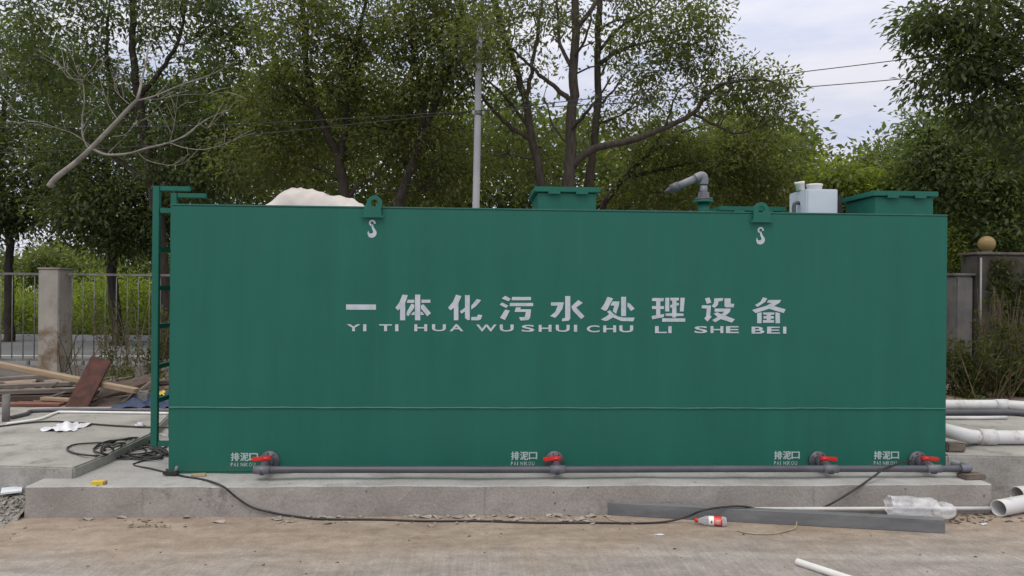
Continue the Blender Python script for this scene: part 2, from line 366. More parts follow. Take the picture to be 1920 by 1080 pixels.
M['mid'] = leaf_mat('mid_green_leaves', (0.052, 0.074, 0.036), (0.130, 0.168, 0.072), (0.18, 0.205, 0.08), trans=0.5)
M['bright'] = leaf_mat('bright_leaves', (0.080, 0.110, 0.030), (0.18, 0.225, 0.055), (0.26, 0.29, 0.08), trans=0.5)
M['weed'] = leaf_mat('weed_leaves', (0.088, 0.125, 0.028), (0.20, 0.25, 0.05), (0.31, 0.31, 0.09), trans=0.5)
M['weed_dark'] = leaf_mat('weed_dark_leaves', (0.035, 0.046, 0.014), (0.085, 0.105, 0.03), (0.14, 0.12, 0.045), trans=0.45)
M['wood_far'] = leaf_mat('woodland_leaves', (0.048, 0.064, 0.028), (0.122, 0.148, 0.052), (0.17, 0.175, 0.06), trans=0.5)

def film():
    mt, t, b = mat_base('clear_film')
    b.inputs['Base Color'].default_value = (0.80, 0.80, 0.82, 1); b.inputs['Roughness'].default_value = 0.4
    n = nn(t, 'ShaderNodeTexNoise', {'Scale': 14, 'Detail': 6}); tc_ = nn(t, 'ShaderNodeTexCoord'); t.links.new(tc_.outputs['Object'], n.inputs[0])
    r = nn(t, 'ShaderNodeMapRange', {'From Min': 0.35, 'From Max': 0.65, 'To Min': 0.22, 'To Max': 0.55}); t.links.new(n.outputs[0], r.inputs[0])
    tr = nn(t, 'ShaderNodeBsdfTransparent'); ms = nn(t, 'ShaderNodeMixShader')
    t.links.new(r.outputs[0], ms.inputs[0]); t.links.new(tr.outputs[0], ms.inputs[1]); t.links.new(b.outputs[0], ms.inputs[2])
    t.links.new(ms.outputs[0], t.nodes['Material Output'].inputs[0])
    return mt
M['film'] = film()
def pet():
    mt, t, b = mat_base('clear_bottle_plastic')
    b.inputs['Base Color'].default_value = (0.75, 0.75, 0.78, 1); b.inputs['Roughness'].default_value = 0.12
    tr = nn(t, 'ShaderNodeBsdfTransparent', {0: (0.9, 0.9, 0.92, 1)})
    lw = nn(t, 'ShaderNodeLayerWeight', {'Blend': 0.35}); mr = nn(t, 'ShaderNodeMapRange', {'To Min': 0.28, 'To Max': 0.8}); t.links.new(lw.outputs['Facing'], mr.inputs[0])
    ms = nn(t, 'ShaderNodeMixShader'); t.links.new(mr.outputs[0], ms.inputs[0]); t.links.new(tr.outputs[0], ms.inputs[1]); t.links.new(b.outputs[0], ms.inputs[2])
    t.links.new(ms.outputs[0], t.nodes['Material Output'].inputs[0])
    return mt
M['pet'] = pet()

# yard: dusty tan earth over broomed concrete
def yard_mat():
    mt, t, b = mat_base('dusty_yard')
    tc_ = nn(t, 'ShaderNodeTexCoord')
    P = tc_.outputs['Object']
    sp = nn(t, 'ShaderNodeSeparateXYZ'); t.links.new(P, sp.inputs[0])
    big = nn(t, 'ShaderNodeTexNoise', {'Scale': 0.9, 'Detail': 6, 'Roughness': 0.6}); t.links.new(P, big.inputs[0])
    # dust lies thick along the pad and thins out towards the open yard
    a1 = nn(t, 'ShaderNodeMath', {1: 1.5}, operation='MULTIPLY'); t.links.new(big.outputs[0], a1.inputs[0])
    xr = nn(t, 'ShaderNodeMath', {1: -0.045}, operation='MULTIPLY'); t.links.new(sp.outputs[0], xr.inputs[0])
    a2 = nn(t, 'ShaderNodeMath', operation='ADD'); t.links.new(sp.outputs[1], a2.inputs[0]); t.links.new(a1.outputs[0], a2.inputs[1])
    a3 = nn(t, 'ShaderNodeMath', operation='ADD'); t.links.new(a2.outputs[0], a3.inputs[0]); t.links.new(xr.outputs[0], a3.inputs[1])
    ms = nn(t, 'ShaderNodeMapRange', {'From Min': -0.95, 'From Max': -0.15}); ms.interpolation_type = 'SMOOTHSTEP'; t.links.new(a3.outputs[0], ms.inputs[0])
    dn = nn(t, 'ShaderNodeTexNoise', {'Scale': 5, 'Detail': 8, 'Roughness': 0.65}); 
    mpd = nn(t, 'ShaderNodeMapping', {'Scale': (0.45, 1.3, 1)}); t.links.new(P, mpd.inputs[0]); t.links.new(mpd.outputs[0], dn.inputs[0])
    dust = nn(t, 'ShaderNodeValToRGB'); e = dust.color_ramp.elements
    e[0].position = 0.3; e[0].color = (0.225, 0.172, 0.130, 1); e[1].position = 0.7; e[1].color = (0.36, 0.292, 0.232, 1)
    t.links.new(dn.outputs[0], dust.inputs[0])
    con = nn(t, 'ShaderNodeValToRGB'); e = con.color_ramp.elements
    e[0].position = 0.3; e[0].color = (0.225, 0.20, 0.18, 1); e[1].position = 0.72; e[1].color = (0.33, 0.30, 0.275, 1)
    t.links.new(dn.outputs[0], con.inputs[0])
    mx1 = nn(t, 'ShaderNodeMixRGB'); t.links.new(ms.outputs[0], mx1.inputs[0]); t.links.new(con.outputs[0], mx1.inputs[1]); t.links.new(dust.outputs[0], mx1.inputs[2])
    # pale tyre tracks: warped bands across the yard
    mpt = nn(t, 'ShaderNodeMapping', {'Rotation': (0, 0, R(14)), 'Scale': (0.18, 1.0, 1)}); t.links.new(P, mpt.inputs[0])
    wv = nn(t, 'ShaderNodeTexWave', {'Scale': 0.75, 'Distortion': 3.5, 'Detail': 3, 'Detail Scale': 1.2}, bands_direction='Y'); t.links.new(mpt.outputs[0], wv.inputs[0])
    wr = nn(t, 'ShaderNodeMapRange', {'From Min': 0.80, 'From Max': 0.98, 'To Max': 0.34}); t.links.new(wv.outputs['Fac'], wr.inputs[0])
    ivm = nn(t, 'ShaderNodeMath', {0: 1.0}, operation='SUBTRACT'); t.links.new(ms.outputs[0], ivm.inputs[1])
    wm = nn(t, 'ShaderNodeMath', operation='MULTIPLY'); t.links.new(wr.outputs[0], wm.inputs[0]); t.links.new(ivm.outputs[0], wm.inputs[1])
    mx2 = nn(t, 'ShaderNodeMixRGB', {2: (0.42, 0.40, 0.37, 1)}); t.links.new(mx1.outputs[0], mx2.inputs[1]); t.links.new(wm.outputs[0], mx2.inputs[0])
    # dark specks
    n3 = nn(t, 'ShaderNodeTexNoise', {'Scale': 26, 'Detail': 4, 'Roughness': 0.7}); t.links.new(P, n3.inputs[0])
    r3 = nn(t, 'ShaderNodeMapRange', {'From Min': 0.62, 'From Max': 0.74, 'To Max': 0.5}); t.links.new(n3.outputs[0], r3.inputs[0])
    mx3 = nn(t, 'ShaderNodeMixRGB', {2: (0.15, 0.12, 0.095, 1)}); t.links.new(mx2.outputs[0], mx3.inputs[1]); t.links.new(r3.outputs[0], mx3.inputs[0])
    # crisp grit and dry scuffs
    g1 = nn(t, 'ShaderNodeTexNoise', {'Scale': 75, 'Detail': 6, 'Roughness': 0.8}); t.links.new(P, g1.inputs[0])
    g2 = nn(t, 'ShaderNodeMapRange', {'From Min': 0.28, 'From Max': 0.72, 'To Min': 0.66, 'To Max': 1.34}); t.links.new(g1.outputs[0], g2.inputs[0])
    g3 = nn(t, 'ShaderNodeVectorMath', operation='SCALE'); t.links.new(mx3.outputs[0], g3.inputs[0]); t.links.new(g2.outputs[0], g3.inputs['Scale'])
    h1 = nn(t, 'ShaderNodeTexNoise', {'Scale': 11, 'Detail': 7, 'Roughness': 0.7, 'Distortion': 0.6}); t.links.new(P, h1.inputs[0])
    h2 = nn(t, 'ShaderNodeMapRange', {'From Min': 0.3, 'From Max': 0.7, 'To Min': 0.80, 'To Max': 1.2}); t.links.new(h1.outputs[0], h2.inputs[0])
    h3 = nn(t, 'ShaderNodeVectorMath', operation='SCALE'); t.links.new(g3.outputs[0], h3.inputs[0]); t.links.new(h2.outputs[0], h3.inputs['Scale'])
    # broom strokes showing on the bare concrete
    mw = nn(t, 'ShaderNodeMapping', {'Rotation': (0, 0, R(38)), 'Scale': (1, 0.03, 1)}); t.links.new(P, mw.inputs[0])
    w1 = nn(t, 'ShaderNodeTexNoise', {'Scale': 48, 'Detail': 2}); t.links.new(mw.outputs[0], w1.inputs[0])
    w2 = nn(t, 'ShaderNodeMapRange', {'From Min': 0.35, 'From Max': 0.65, 'To Min': -0.085, 'To Max': 0.085}); t.links.new(w1.outputs[0], w2.inputs[0])
    w3 = nn(t, 'ShaderNodeMath', operation='MULTIPLY'); t.links.new(w2.outputs[0], w3.inputs[0]); t.links.new(ivm.outputs[0], w3.inputs[1])
    w4 = nn(t, 'ShaderNodeMath', {1: 1.0}, operation='ADD'); t.links.new(w3.outputs[0], w4.inputs[0])
    w5 = nn(t, 'ShaderNodeVectorMath', operation='SCALE'); t.links.new(h3.outputs[0], w5.inputs[0]); t.links.new(w4.outputs[0], w5.inputs['Scale'])
    t.links.new(w5.outputs[0], b.inputs['Base Color']); b.inputs['Roughness'].default_value = 0.92
    # bump: broom lines on the concrete + grit
    mpb = nn(t, 'ShaderNodeMapping', {'Rotation': (0, 0, R(38)), 'Scale': (1, 0.05, 1)}); t.links.new(P, mpb.inputs[0])
    bl = nn(t, 'ShaderNodeTexNoise', {'Scale': 70, 'Detail': 2}); t.links.new(mpb.outputs[0], bl.inputs[0])
    blm = nn(t, 'ShaderNodeMath', operation='MULTIPLY'); t.links.new(bl.outputs[0], blm.inputs[0]); t.links.new(ivm.outputs[0], blm.inputs[1])
    gr = nn(t, 'ShaderNodeTexNoise', {'Scale': 42, 'Detail': 6, 'Roughness': 0.7}); t.links.new(P, gr.inputs[0])
    ad = nn(t, 'ShaderNodeMath', operation='ADD'); t.links.new(blm.outputs[0], ad.inputs[0]); t.links.new(gr.outputs[0], ad.inputs[1])
    bp = nn(t, 'ShaderNodeBump', {'Strength': 0.45, 'Distance': 0.010}); t.links.new(ad.outputs[0], bp.inputs['Height']); t.links.new(bp.outputs[0], b.inputs['Normal'])
    return mt
M['yard'] = yard_mat()
M['verge'] = mottled('field_soil', (0.05, 0.06, 0.02), (0.09, 0.10, 0.03), scale=1.5, rough=0.95)

rng = np.random.default_rng(7)
random.seed(5)

# ================================================================== SETTING
def grid_sheet(name, x0, x1, y0, y1, nx, ny, zf, mat):
    xs = np.linspace(x0, x1, nx); ys = np.linspace(y0, y1, ny)
    vs = [(x, y, zf(x, y)) for y in ys for x in xs]
    fs = [(j * nx + i, j * nx + i + 1, (j + 1) * nx + i + 1, (j + 1) * nx + i) for j in range(ny - 1) for i in range(nx - 1)]
    b = MB(); b.add(vs, fs, True)
    return b.build(name, mat)
o = grid_sheet('ground', -300, 300, -60, 500, 3, 3, lambda x, y: 0, M['yard']); tag(o, None, None, kind='structure')

FENCE_Y = 8.0
ROAD0, ROAD1 = FENCE_Y + 0.6, 16.9
o = MB().add([(-150, ROAD0, .004), (150, ROAD0, .004), (150, ROAD1, .004), (-150, ROAD1, .004)], [(0, 1, 2, 3)]).build('road', M['asphalt']); tag(o, None, None, kind='structure')
b = MB()
for yy in (8.75, 11.85): b.add([(-150, yy, .008), (150, yy, .008), (150, yy + .16, .008), (-150, yy + .16, .008)], [(0, 1, 2, 3)])
o = b.build('road_markings', M['roadline']); tag(o, None, None, kind='structure')
o = MB().mm((-150, ROAD1, -.05), (150, ROAD1 + .3, .16)).build('kerb', M['kerb'], bevel=.02); tag(o, None, None, kind='structure')
o = grid_sheet('terrain', -150, 150, ROAD1 + .3, 140, 40, 40, lambda x, y: .05 + .2 * math.sin(x * .3 + y * .21) * 0 + .06, M['verge']); tag(o, None, None, kind='structure')

# concrete pad under the tank: a cast slab with slightly wandering arrises
PAD_Z = .21
def wob(x, s=1.0): return .006 * s * (math.sin(x * 3.1) + .6 * math.sin(x * 7.7 + 1) + .4 * math.sin(x * 17 + 2))
fl, fr = gp(45, 971), gp(1861, 963)
b = MB(); nx = 60
front = []
for i in range(nx):
    u = i / (nx - 1); x = fl.x + (fr.x - fl.x) * u; y = fl.y + (fr.y - fl.y) * u
    front.append((x, y))
top_ = []; bot_ = []; bk = []
topf = []
for i, (x, y) in enumerate(front):
    topf.append((x, y + .012 + wob(x), PAD_Z + wob(x + 3) * .6))
    bot_.append((x, y + wob(x * 1.3), -.02))
for i, (x, y) in enumerate(front):
    u = i / (nx - 1)
    bk.append((fl.x - .02 + (fr.x + .02 - fl.x) * u, 2.6, PAD_Z))
def mid(a, c, t): return tuple(a[k] + (c[k] - a[k]) * t for k in range(3))
lip = [(p[0], p[1] + .014, p[2] + .006) for p in topf]
m1 = [mid(p, q, .5) for p, q in zip(bot_, topf)]
m1 = [(p[0], p[1] + wob(p[0] * 2.1, .7), p[2]) for p in m1]
rows = [bot_, m1, topf]
vs = [p for r_ in rows for p in r_]
fs = [(j * nx + i, j * nx + i + 1, (j + 1) * nx + i + 1, (j + 1) * nx + i) for j in range(2) for i in range(nx - 1)]
b.add(vs, fs, False)
# ends and back
for i in (0, nx - 1):
    q = [bot_[i], topf[i], bk[i], (bk[i][0], bk[i][1], -.02)]
    b.add(q, [(0, 1, 2, 3) if i else (3, 2, 1, 0)])
b.add([bk[0], bk[-1], (bk[-1][0], 2.6, -.02), (bk[0][0], 2.6, -.02)], [(0, 1, 2, 3)])
pad = b.build('concrete_pad', M['concrete']); tag(pad, None, None, kind='structure')
b = MB()
vs = topf + lip + bk
fs = [(j * nx + i, j * nx + i + 1, (j + 1) * nx + i + 1, (j + 1) * nx + i) for j in range(2) for i in range(nx - 1)]
b.add(vs, fs, False)
o = b.build('concrete_pad_surface', M['concrete_top']); tag(o, None, None, kind='structure')

# raised platform on the left, its right flank running along the pad
PL = .30
c0, c1, c2 = gp(-260, 872, PL), gp(138, 877, PL), gp(282, 813, PL)
c3 = gp(330, 765, PL); c4 = gp(-420, 765, PL)
poly = [c0, gp(20, 873.5, PL), c1, gp(200, 852, PL), c2, c3, gp(330, 762, PL), c4]
b = MB(); n = len(poly)
b.add([Vector((p.x, p.y, PL)) for p in poly] + [Vector((p.x, p.y, -.02)) for p in poly], [tuple(range(n))] + [(i, n + i, n + (i + 1) % n, (i + 1) % n)[::1] for i in range(n)])
o = b.build('concrete_platform', M['platform'], bevel=.012); tag(o, None, None, kind='structure')
# raised platform on the right
PR = .35
q = [gp(1776, 853, PR), gp(2150, 862, PR), gp(2150, 772, PR), gp(1700, 772, PR)]
q[3] = Vector((q[0].x - .02, q[3].y, PR))
b = MB(); b.hexa([Vector((p.x, p.y, -.02)) for p in q], q)
o = b.build('concrete_platform', M['platform'], bevel=.015); tag(o, None, None, kind='structure')

# ================================================================== THE TANK
L, H, Z0, D = 6.14, 2.05, .22, 2.0
ZT = Z0 + H
tank = thing('sewage_tank', 'long green steel sewage treatment tank with white Chinese lettering on its front', 'tank', (L / 2, D / 2, Z0))
b = MB(); b.mm((0, 0, Z0), (L, D, ZT)); b.build('body', M['green'], tank, bevel=.006)
b = MB(); b.mm((-.003, -.004, ZT + .0005), (L + .003, D, ZT + .012)); b.build('top_rim', M['green_edge'], tank, bevel=.004)
b = MB(); b.mm((-.006, -.012, Z0 - .0095), (L + .006, D - .01, Z0 - .0005)); b.build('base_flange', M['green'], tank)
zs_ = Z0 + .4987
b = MB(); nxs = 160; xs_ = np.linspace(.004, L - .004, nxs); vs = []
for x in xs_:
    wz = .0012 * math.sin(x * 9) + .0008 * math.sin(x * 31)
    vs += [(x, -.0008, zs_ + .006 + wz), (x, -.0085, zs_ + .0035 + wz), (x, -.0095, zs_ - .002 + wz), (x, -.0008, zs_ - .006 + wz)]
b.add(vs, [(i * 4 + k, i * 4 + 4 + k, i * 4 + 5 + k, i * 4 + 1 + k)[::-1] for i in range(nxs - 1) for k in range(3)], True); b.build('weld_seam', M['green_edge'], tank)

# flat shapes from 2-D outlines (plates, stencils)
def outline_mesh(name, outs, depth, bevel=0):
    cu = bpy.data.curves.new(name, 'CURVE'); cu.dimensions = '2D'; cu.fill_mode = 'BOTH'; cu.extrude = depth / 2; cu.bevel_depth = bevel
    for o_ in outs:
        sp_ = cu.splines.new('POLY'); sp_.points.add(len(o_) - 1); sp_.use_cyclic_u = True
        for i, p in enumerate(o_): sp_.points[i].co = (p[0], p[1], 0, 1)
    ob = bpy.data.objects.new('tmp', cu); col.objects.link(ob)
    dg = bpy.context.evaluated_depsgraph_get(); dg.update()
    me = bpy.data.meshes.new_from_object(ob.evaluated_get(dg)); me.name = name
    bpy.data.objects.remove(ob); bpy.data.curves.remove(cu)
    return me
FACE = Matrix(((1, 0, 0, 0), (0, 0, -1, 0), (0, 1, 0, 0), (0, 0, 0, 1)))      # xy plane -> front face (x, z), facing -y
def text_mesh(s, bold):
    cu = bpy.data.curves.new('t', 'FONT'); cu.body = s; cu.size = 1; cu.offset = bold; cu.extrude = .004; cu.resolution_u = 4
    ob = bpy.data.objects.new('tmp', cu); col.objects.link(ob)
    dg = bpy.context.evaluated_depsgraph_get(); dg.update()
    me = bpy.data.meshes.new_from_object(ob.evaluated_get(dg))
    bpy.data.objects.remove(ob); bpy.data.curves.remove(cu)
    a = np.array([v.co for v in me.vertices])
    fs = [tuple(p.vertices) for p in me.polygons]
    bpy.data.meshes.remove(me)
    return a, fs
def face_text(name, items, mat, parent):
    b = MB()
    for s, x0, y0, x1, y1, bold, lift in [(*it, 0) for it in items if ord(it[0]) < 256] + [(it[0], it[1] + dx_, it[2] + dy_, it[3] + dx_, it[4] + dy_, 0, k_ * .00012) for it in items if ord(it[0]) > 255 for k_, (dx_, dy_) in enumerate(((0, 0), (.5, 0), (-.5, 0), (0, .4), (0, -.4)))]:
        a, fs = text_mesh(s, bold)
        lo, hi = a.min(0), a.max(0)
        p00, p10, p01, p11 = yp(x0, y1, 0), yp(x1, y1, 0), yp(x0, y0, 0), yp(x1, y0, 0)
        vs = []
        for v in a:
            u = (v[0] - lo[0]) / (hi[0] - lo[0]); t = (v[1] - lo[1]) / (hi[1] - lo[1])
            p = (p00 * (1 - u) + p10 * u) * (1 - t) + (p01 * (1 - u) + p11 * u) * t
            vs.append((p.x, -.0035 - lift if v[2] > 0 else -.0015, p.z))
        b.add(vs, fs)
    return b.build(name, mat, parent)
# the nine stencilled characters, stroke by stroke (outlines in two enlarged views of the photograph)
def stencil(name, mat, parent, sets):
    b = MB(); k = 0
    for ox, oy, sc, polys in sets:
        for poly_ in polys:
            yf = -.0030 - .00004 * (k % 12); k += 1
            P_ = [yp(ox + x / sc, oy + y / sc, 0) for x, y in poly_]
            n_ = len(P_)
            area = sum(P_[q].x * P_[(q + 1) % n_].z - P_[(q + 1) % n_].x * P_[q].z for q in range(n_))
            if area < 0: P_ = P_[::-1]
            vs = [(p.x, yf, p.z) for p in P_] + [(p.x, -.0008, p.z) for p in P_]
            b.add(vs, [tuple(range(n_))] + [(q, n_ + q, n_ + (q + 1) % n_, (q + 1) % n_) for q in range(n_)])
    return b.build(name, mat, parent)
S1 = [
 [(40,138),(290,138),(290,182),(40,182)],
 [(512,55),(557,60),(540,112),(535,125),(535,270),(492,270),(492,172),(475,188),(452,165),(485,122)],
 [(556,98),(611,98),(611,124),(548,124)], [(671,98),(746,98),(746,124),(671,124)], [(617,55),(661,55),(661,270),(617,270)],
 [(588,130),(611,140),(611,165),(560,238),(545,222),(548,200)], [(667,145),(688,136),(750,210),(720,238),(667,172)],
 [(604,199),(614,199),(614,226),(580,226)], [(664,199),(675,199),(694,226),(664,226)],
 [(960,55),(1006,68),(980,125),(980,270),(942,270),(942,165),(915,188),(893,165),(935,115)],
 [(1035,60),(1075,60),(1075,268),(1055,268),(1035,252),(1035,196),(1005,216),(993,195),(1035,165)],
 [(1135,92),(1170,102),(1130,150),(1088,180),(1088,148)],
 [(1088,242),(1135,242),(1145,222),(1180,228),(1168,262),(1150,270),(1088,270)],
 [(1372,65),(1418,90),(1400,112),(1343,88)], [(1345,120),(1398,148),(1380,168),(1325,140)], [(1372,180),(1410,190),(1370,268),(1328,250)],
 [(1430,75),(1588,75),(1588,102),(1425,102)], [(1410,125),(1606,125),(1606,152),(1410,152)],
 [(1462,162),(1502,162),(1498,178),(1588,178),(1580,250),(1565,268),(1500,272),(1488,245),(1535,243),(1545,200),(1450,200)],
 [(1755,120),(1862,120),(1850,175),(1815,225),(1790,250),(1748,235),(1790,200),(1812,148),(1755,148)]]
S2 = [
 [(42,66),(84,66),(84,250),(70,268),(15,272),(18,250),(42,245)], [(150,98),(186,122),(132,160),(200,232),(172,254),(110,190),(95,164),(95,148)],
 [(388,72),(434,85),(385,178),(370,188),(333,170),(362,130)], [(428,110),(486,110),(480,145),(458,212),(432,190),(444,144),(412,144)],
 [(408,182),(430,205),(470,232),(520,242),(610,242),(598,272),(500,270),(432,240),(395,264),(370,270),(333,258),(380,232),(402,214),(384,192)],
 [(500,72),(540,72),(540,230),(500,230)], [(552,120),(575,130),(610,170),(580,188),(550,150)],
 [(755,82),(850,82),(845,108),(820,110),(820,148),(850,148),(850,172),(820,172),(820,218),(852,212),(848,238),(755,256),(748,230),(786,222),(786,172),(752,172),(752,148),(786,148),(786,108),(750,105)],
 [(860,80),(893,80),(893,192),(860,192)], [(985,80),(1020,80),(1010,192),(980,192)],
 [(902,80),(972,80),(972,100),(952,104),(952,122),(972,122),(972,142),(952,145),(952,206),(1010,210),(1010,228),(950,230),(945,242),(920,242),(918,230),(865,228),(862,208),(916,206),(918,162),(902,160),(902,140),(918,135),(918,104),(902,100)],
 [(835,248),(1024,248),(1024,276),(835,276)],
 [(1185,85),(1222,78),(1238,120),(1200,130)], [(1160,142),(1235,142),(1228,225),(1240,235),(1205,275),(1180,250),(1195,230),(1200,168),(1158,165)],
 [(1262,85),(1335,82),(1330,105),(1297,110),(1290,140),(1265,162),(1240,150),(1258,125)], [(1345,85),(1395,85),(1395,128),(1425,130),(1420,158),(1355,158),(1345,150)],
 [(1265,168),(1395,168),(1390,195),(1352,226),(1430,256),(1405,283),(1315,254),(1270,280),(1245,262),(1288,238),(1256,210),(1285,198),(1320,214),(1342,194),(1265,194)],
 [(1660,76),(1695,85),(1680,112),(1615,155),(1595,140),(1640,112)],
 [(1704,98),(1808,98),(1795,120),(1750,148),(1845,174),(1830,205),(1710,170),(1600,205),(1570,180),(1690,145),(1728,122),(1692,120)],
 [(1612,206),(1648,198),(1648,288),(1612,288)], [(1762,198),(1798,206),(1798,288),(1762,288)],
 [(1660,200),(1752,200),(1752,216),(1722,220),(1722,230),(1748,230),(1748,250),(1722,250),(1722,262),(1750,262),(1750,284),(1660,284),(1660,262),(1690,262),(1690,250),(1664,250),(1664,230),(1690,230),(1690,220),(1660,216)]]
stencil('lettering', M['stencil'], tank, [(640, 540, 1920 / 430, S1), (1050, 540, 1920 / 440, S2)])
face_text('lettering', [
    (c, x0, y0, x1, y0 + 13, .022) for word, y0, xs in (
        ('YI', 608, (650, 681)), ('TI', 608, (711, 741)), ('HUA', 608, (777, 810, 843)), ('WU', 608.5, (893, 937)), ('SHUI', 609, (978, 1010, 1042, 1076)),
        ('CHU', 610, (1100, 1131, 1161)), ('LI', 611.5, (1228, 1253)), ('SHE', 611.5, (1302, 1332, 1361)), ('BEI', 612.5, (1409, 1438, 1468)))
    for c, x0 in zip(word, xs) for x1 in [x0 + (6 if c == 'I' else 38 if c == 'W' else 26 if c in 'AYU' else 22 if c == 'L' else 24)]], M['stencil'], tank)
for (px_, py_, pw) in ((433, 849, 52), (958, 847, 50), (1451, 846, 49), (1638, 846, 48)):
    cw = pw / 3.25
    items = [(c, px_ + i * pw / 3 + .5, py_ + (1 if c == '口' else 0), px_ + i * pw / 3 + cw, py_ + 15 - (1 if c == '口' else 0), .012) for i, c in enumerate('排泥口')]
    s = 'PAI NIKOU'; adv = pw / 8.9
    x = px_
    for c in s:
        wdt = {'I': .3, ' ': .55, 'P': .8, 'K': .95, 'N': 1.05}.get(c, 1.05) * adv
        if c != ' ': items.append((c, x, py_ + 18.5, x + wdt * .8, py_ + 25.5, .008))
        x += wdt + adv * .12
    face_text('outlet_marking', items, M['stencil_small'], tank)

# crane hook stencils
def ribbon(pts, ws):
    pts = [Vector((p[0], p[1])) for p in pts]; Lf = []; Rt = []
    for i, p in enumerate(pts):
        t = (pts[min(i + 1, len(pts) - 1)] - pts[max(i - 1, 0)]).normalized(); nrm = Vector((-t.y, t.x))
        Lf.append(p + nrm * ws[i] / 2); Rt.append(p - nrm * ws[i] / 2)
    return [tuple(p) for p in Lf + Rt[::-1]]
def arc(cx, cy, r, a0, a1, n=14): return [(cx + r * math.cos(R(a0 + (a1 - a0) * i / (n - 1))), cy + r * math.sin(R(a0 + (a1 - a0) * i / (n - 1)))) for i in range(n)]
def hook_mark(px_, py_):
    c = yp(px_, py_, 0); sc = .0041
    hook = [(1.5, 8)] + [(1.2, 5)] + [(2.5, 1)] + arc(-.2, -6.8, 6.2, 45, -205, 22)
    ws = [2.5, 3.2, 4.5] + [4.8 + 3.4 * math.sin(math.pi * i / 21) if i < 15 else 5.5 * (21 - i) / 7 + .4 for i in range(22)]
    ring = arc(1.0, 10.8, 4.6, -15, 250, 18)
    me1 = outline_mesh('hook_marking', [[(x * sc, y * sc) for x, y in ribbon(hook, ws)]], .002)
    me2 = outline_mesh('hook_marking', [[(x * sc, y * sc) for x, y in ribbon(ring, [3.2] * 18)]], .002)
    b = MB()
    for me in (me1, me2):
        b.add([(c.x + v.co.x, -.0025 - v.co.z, c.z + v.co.y) for v in me.vertices], [tuple(p.vertices) for p in me.polygons])
    b.build('hook_marking', M['stencil'], tank)
hook_mark(697, 429); hook_mark(1425, 442)

# lifting lugs
def lug(x0, x1, ytop, yring, xr, ring_r, ybot):
    pc = yp((x0 + x1) / 2, ybot, 0)
    def lp(x, y):
        p = yp(x, y, 0); return (p.x, p.z)
    cx, cz = lp(xr, yring); rr = ring_r * 5.9 / 1400
    c_l, c_b = lp(x0, ybot)[0], lp(x0, ybot)[1]; c_r = lp(x1, ybot)[0]; zt = lp(x0 + 4, ytop)[1]
    outer = [(c_l, c_b), (c_r, c_b), (c_r, c_b + .012), (c_r - .018, c_b + .016), (c_r - .02, zt), (cx + rr, cz)] + arc(cx, cz, rr, 8, 172, 12) + [(cx - rr, cz), (c_l + .02, zt), (c_l + .018, c_b + .016), (c_l, c_b + .012)]
    hole = arc(cx, cz + rr * .05, rr * .48, 0, 345, 20)
    me = outline_mesh('lifting_lug', [outer, hole], .016, .001)
    b = MB(); b.add([(v.co.x, -.0115 - .010 - v.co.z, v.co.y) for v in me.vertices], [tuple(p.vertices) for p in me.polygons])
    b.build('lifting_lug', M['green'], tank)
lug(678, 720, 391, 382, 703, 14, 408)
lug(1406, 1447, 404, 394, 1425, 14, 417)

# hatches on the roof
def hatch(x0, x1, ytop, Yf, dep, name='hatch'):
    p0 = yp(x0, ytop, Yf); p1 = yp(x1, ytop, Yf); z1 = (p0.z + p1.z) / 2
    body = MB().mm((p0.x + .03, Yf + .025, ZT), (p1.x - .03, Yf + dep - .025, z1 - .05)).build(name, M['green'], tank, bevel=.004)
    lid = MB().mm((p0.x, Yf, z1 - .045), (p1.x, Yf + dep, z1)).build('lid', M['green'], body, bevel=.005)
    for fx in (.3, .72):
        xx = p0.x + (p1.x - p0.x) * fx
        MB().mm((xx - .05, Yf - .010, z1 - .062), (xx + .05, Yf - .001, z1 - .032)).build('hinge', M['green'], lid, bevel=.002)
    return body
hatch(1002, 1126, 350, .25, .70)
hatch(1637, 1760, 358, .35, .56)
hatch(1348, 1474, 387, 1.10, .62)

# ladder on the left end
ladder = bpy.data.objects.new('ladder', None); col.objects.link(ladder); ladder.parent = tank; ladder.location = (-.22 - L / 2, -D / 2, 0)
ladder_w = Vector((-.22, 0, Z0))
def lpart(b, name):
    o = b.build(name, M['green'], None, bevel=.003); o.parent = ladder; o.matrix_parent_inverse = Matrix.Translation(-ladder_w); return o
LX = -.20
def yat(px_): d_ = ray(px_, 500); return CAM.y + (LX - CAM.x) * d_.y / d_.x
Y1, Y2 = yat(293), yat(326)
zt1 = yp(293, 349, Y1).z; zb1 = yp(293, 836, Y1).z
for Y in (Y1, Y2):
    zt = zt1 if Y == Y1 else zt1 - .012
    lpart(MB().mm((LX - .026, Y - .02, zb1), (LX + .026, Y + .02, zt)), 'rail')
    lpart(MB().mm((LX + .031, Y - .018, zt - .038), (yp(357 if Y == Y1 else 387, 350, Y).x, Y + .018, zt)), 'handle')
for yy in (467, 540, 612, 688, 752):
    z = yp(293, yy, Y1).z
    lpart(MB().mm((LX - .02, Y1 + .021, z - .018), (LX + .02, Y2 - .021, z + .018)), 'rung')
for z in (ZT - .02, zb1 + .02):
    for Y in (Y1, Y2):
        lpart(MB().mm((LX + .031, Y - .018, z - .02), (-.001, Y + .018, z + .02)), 'bracket')

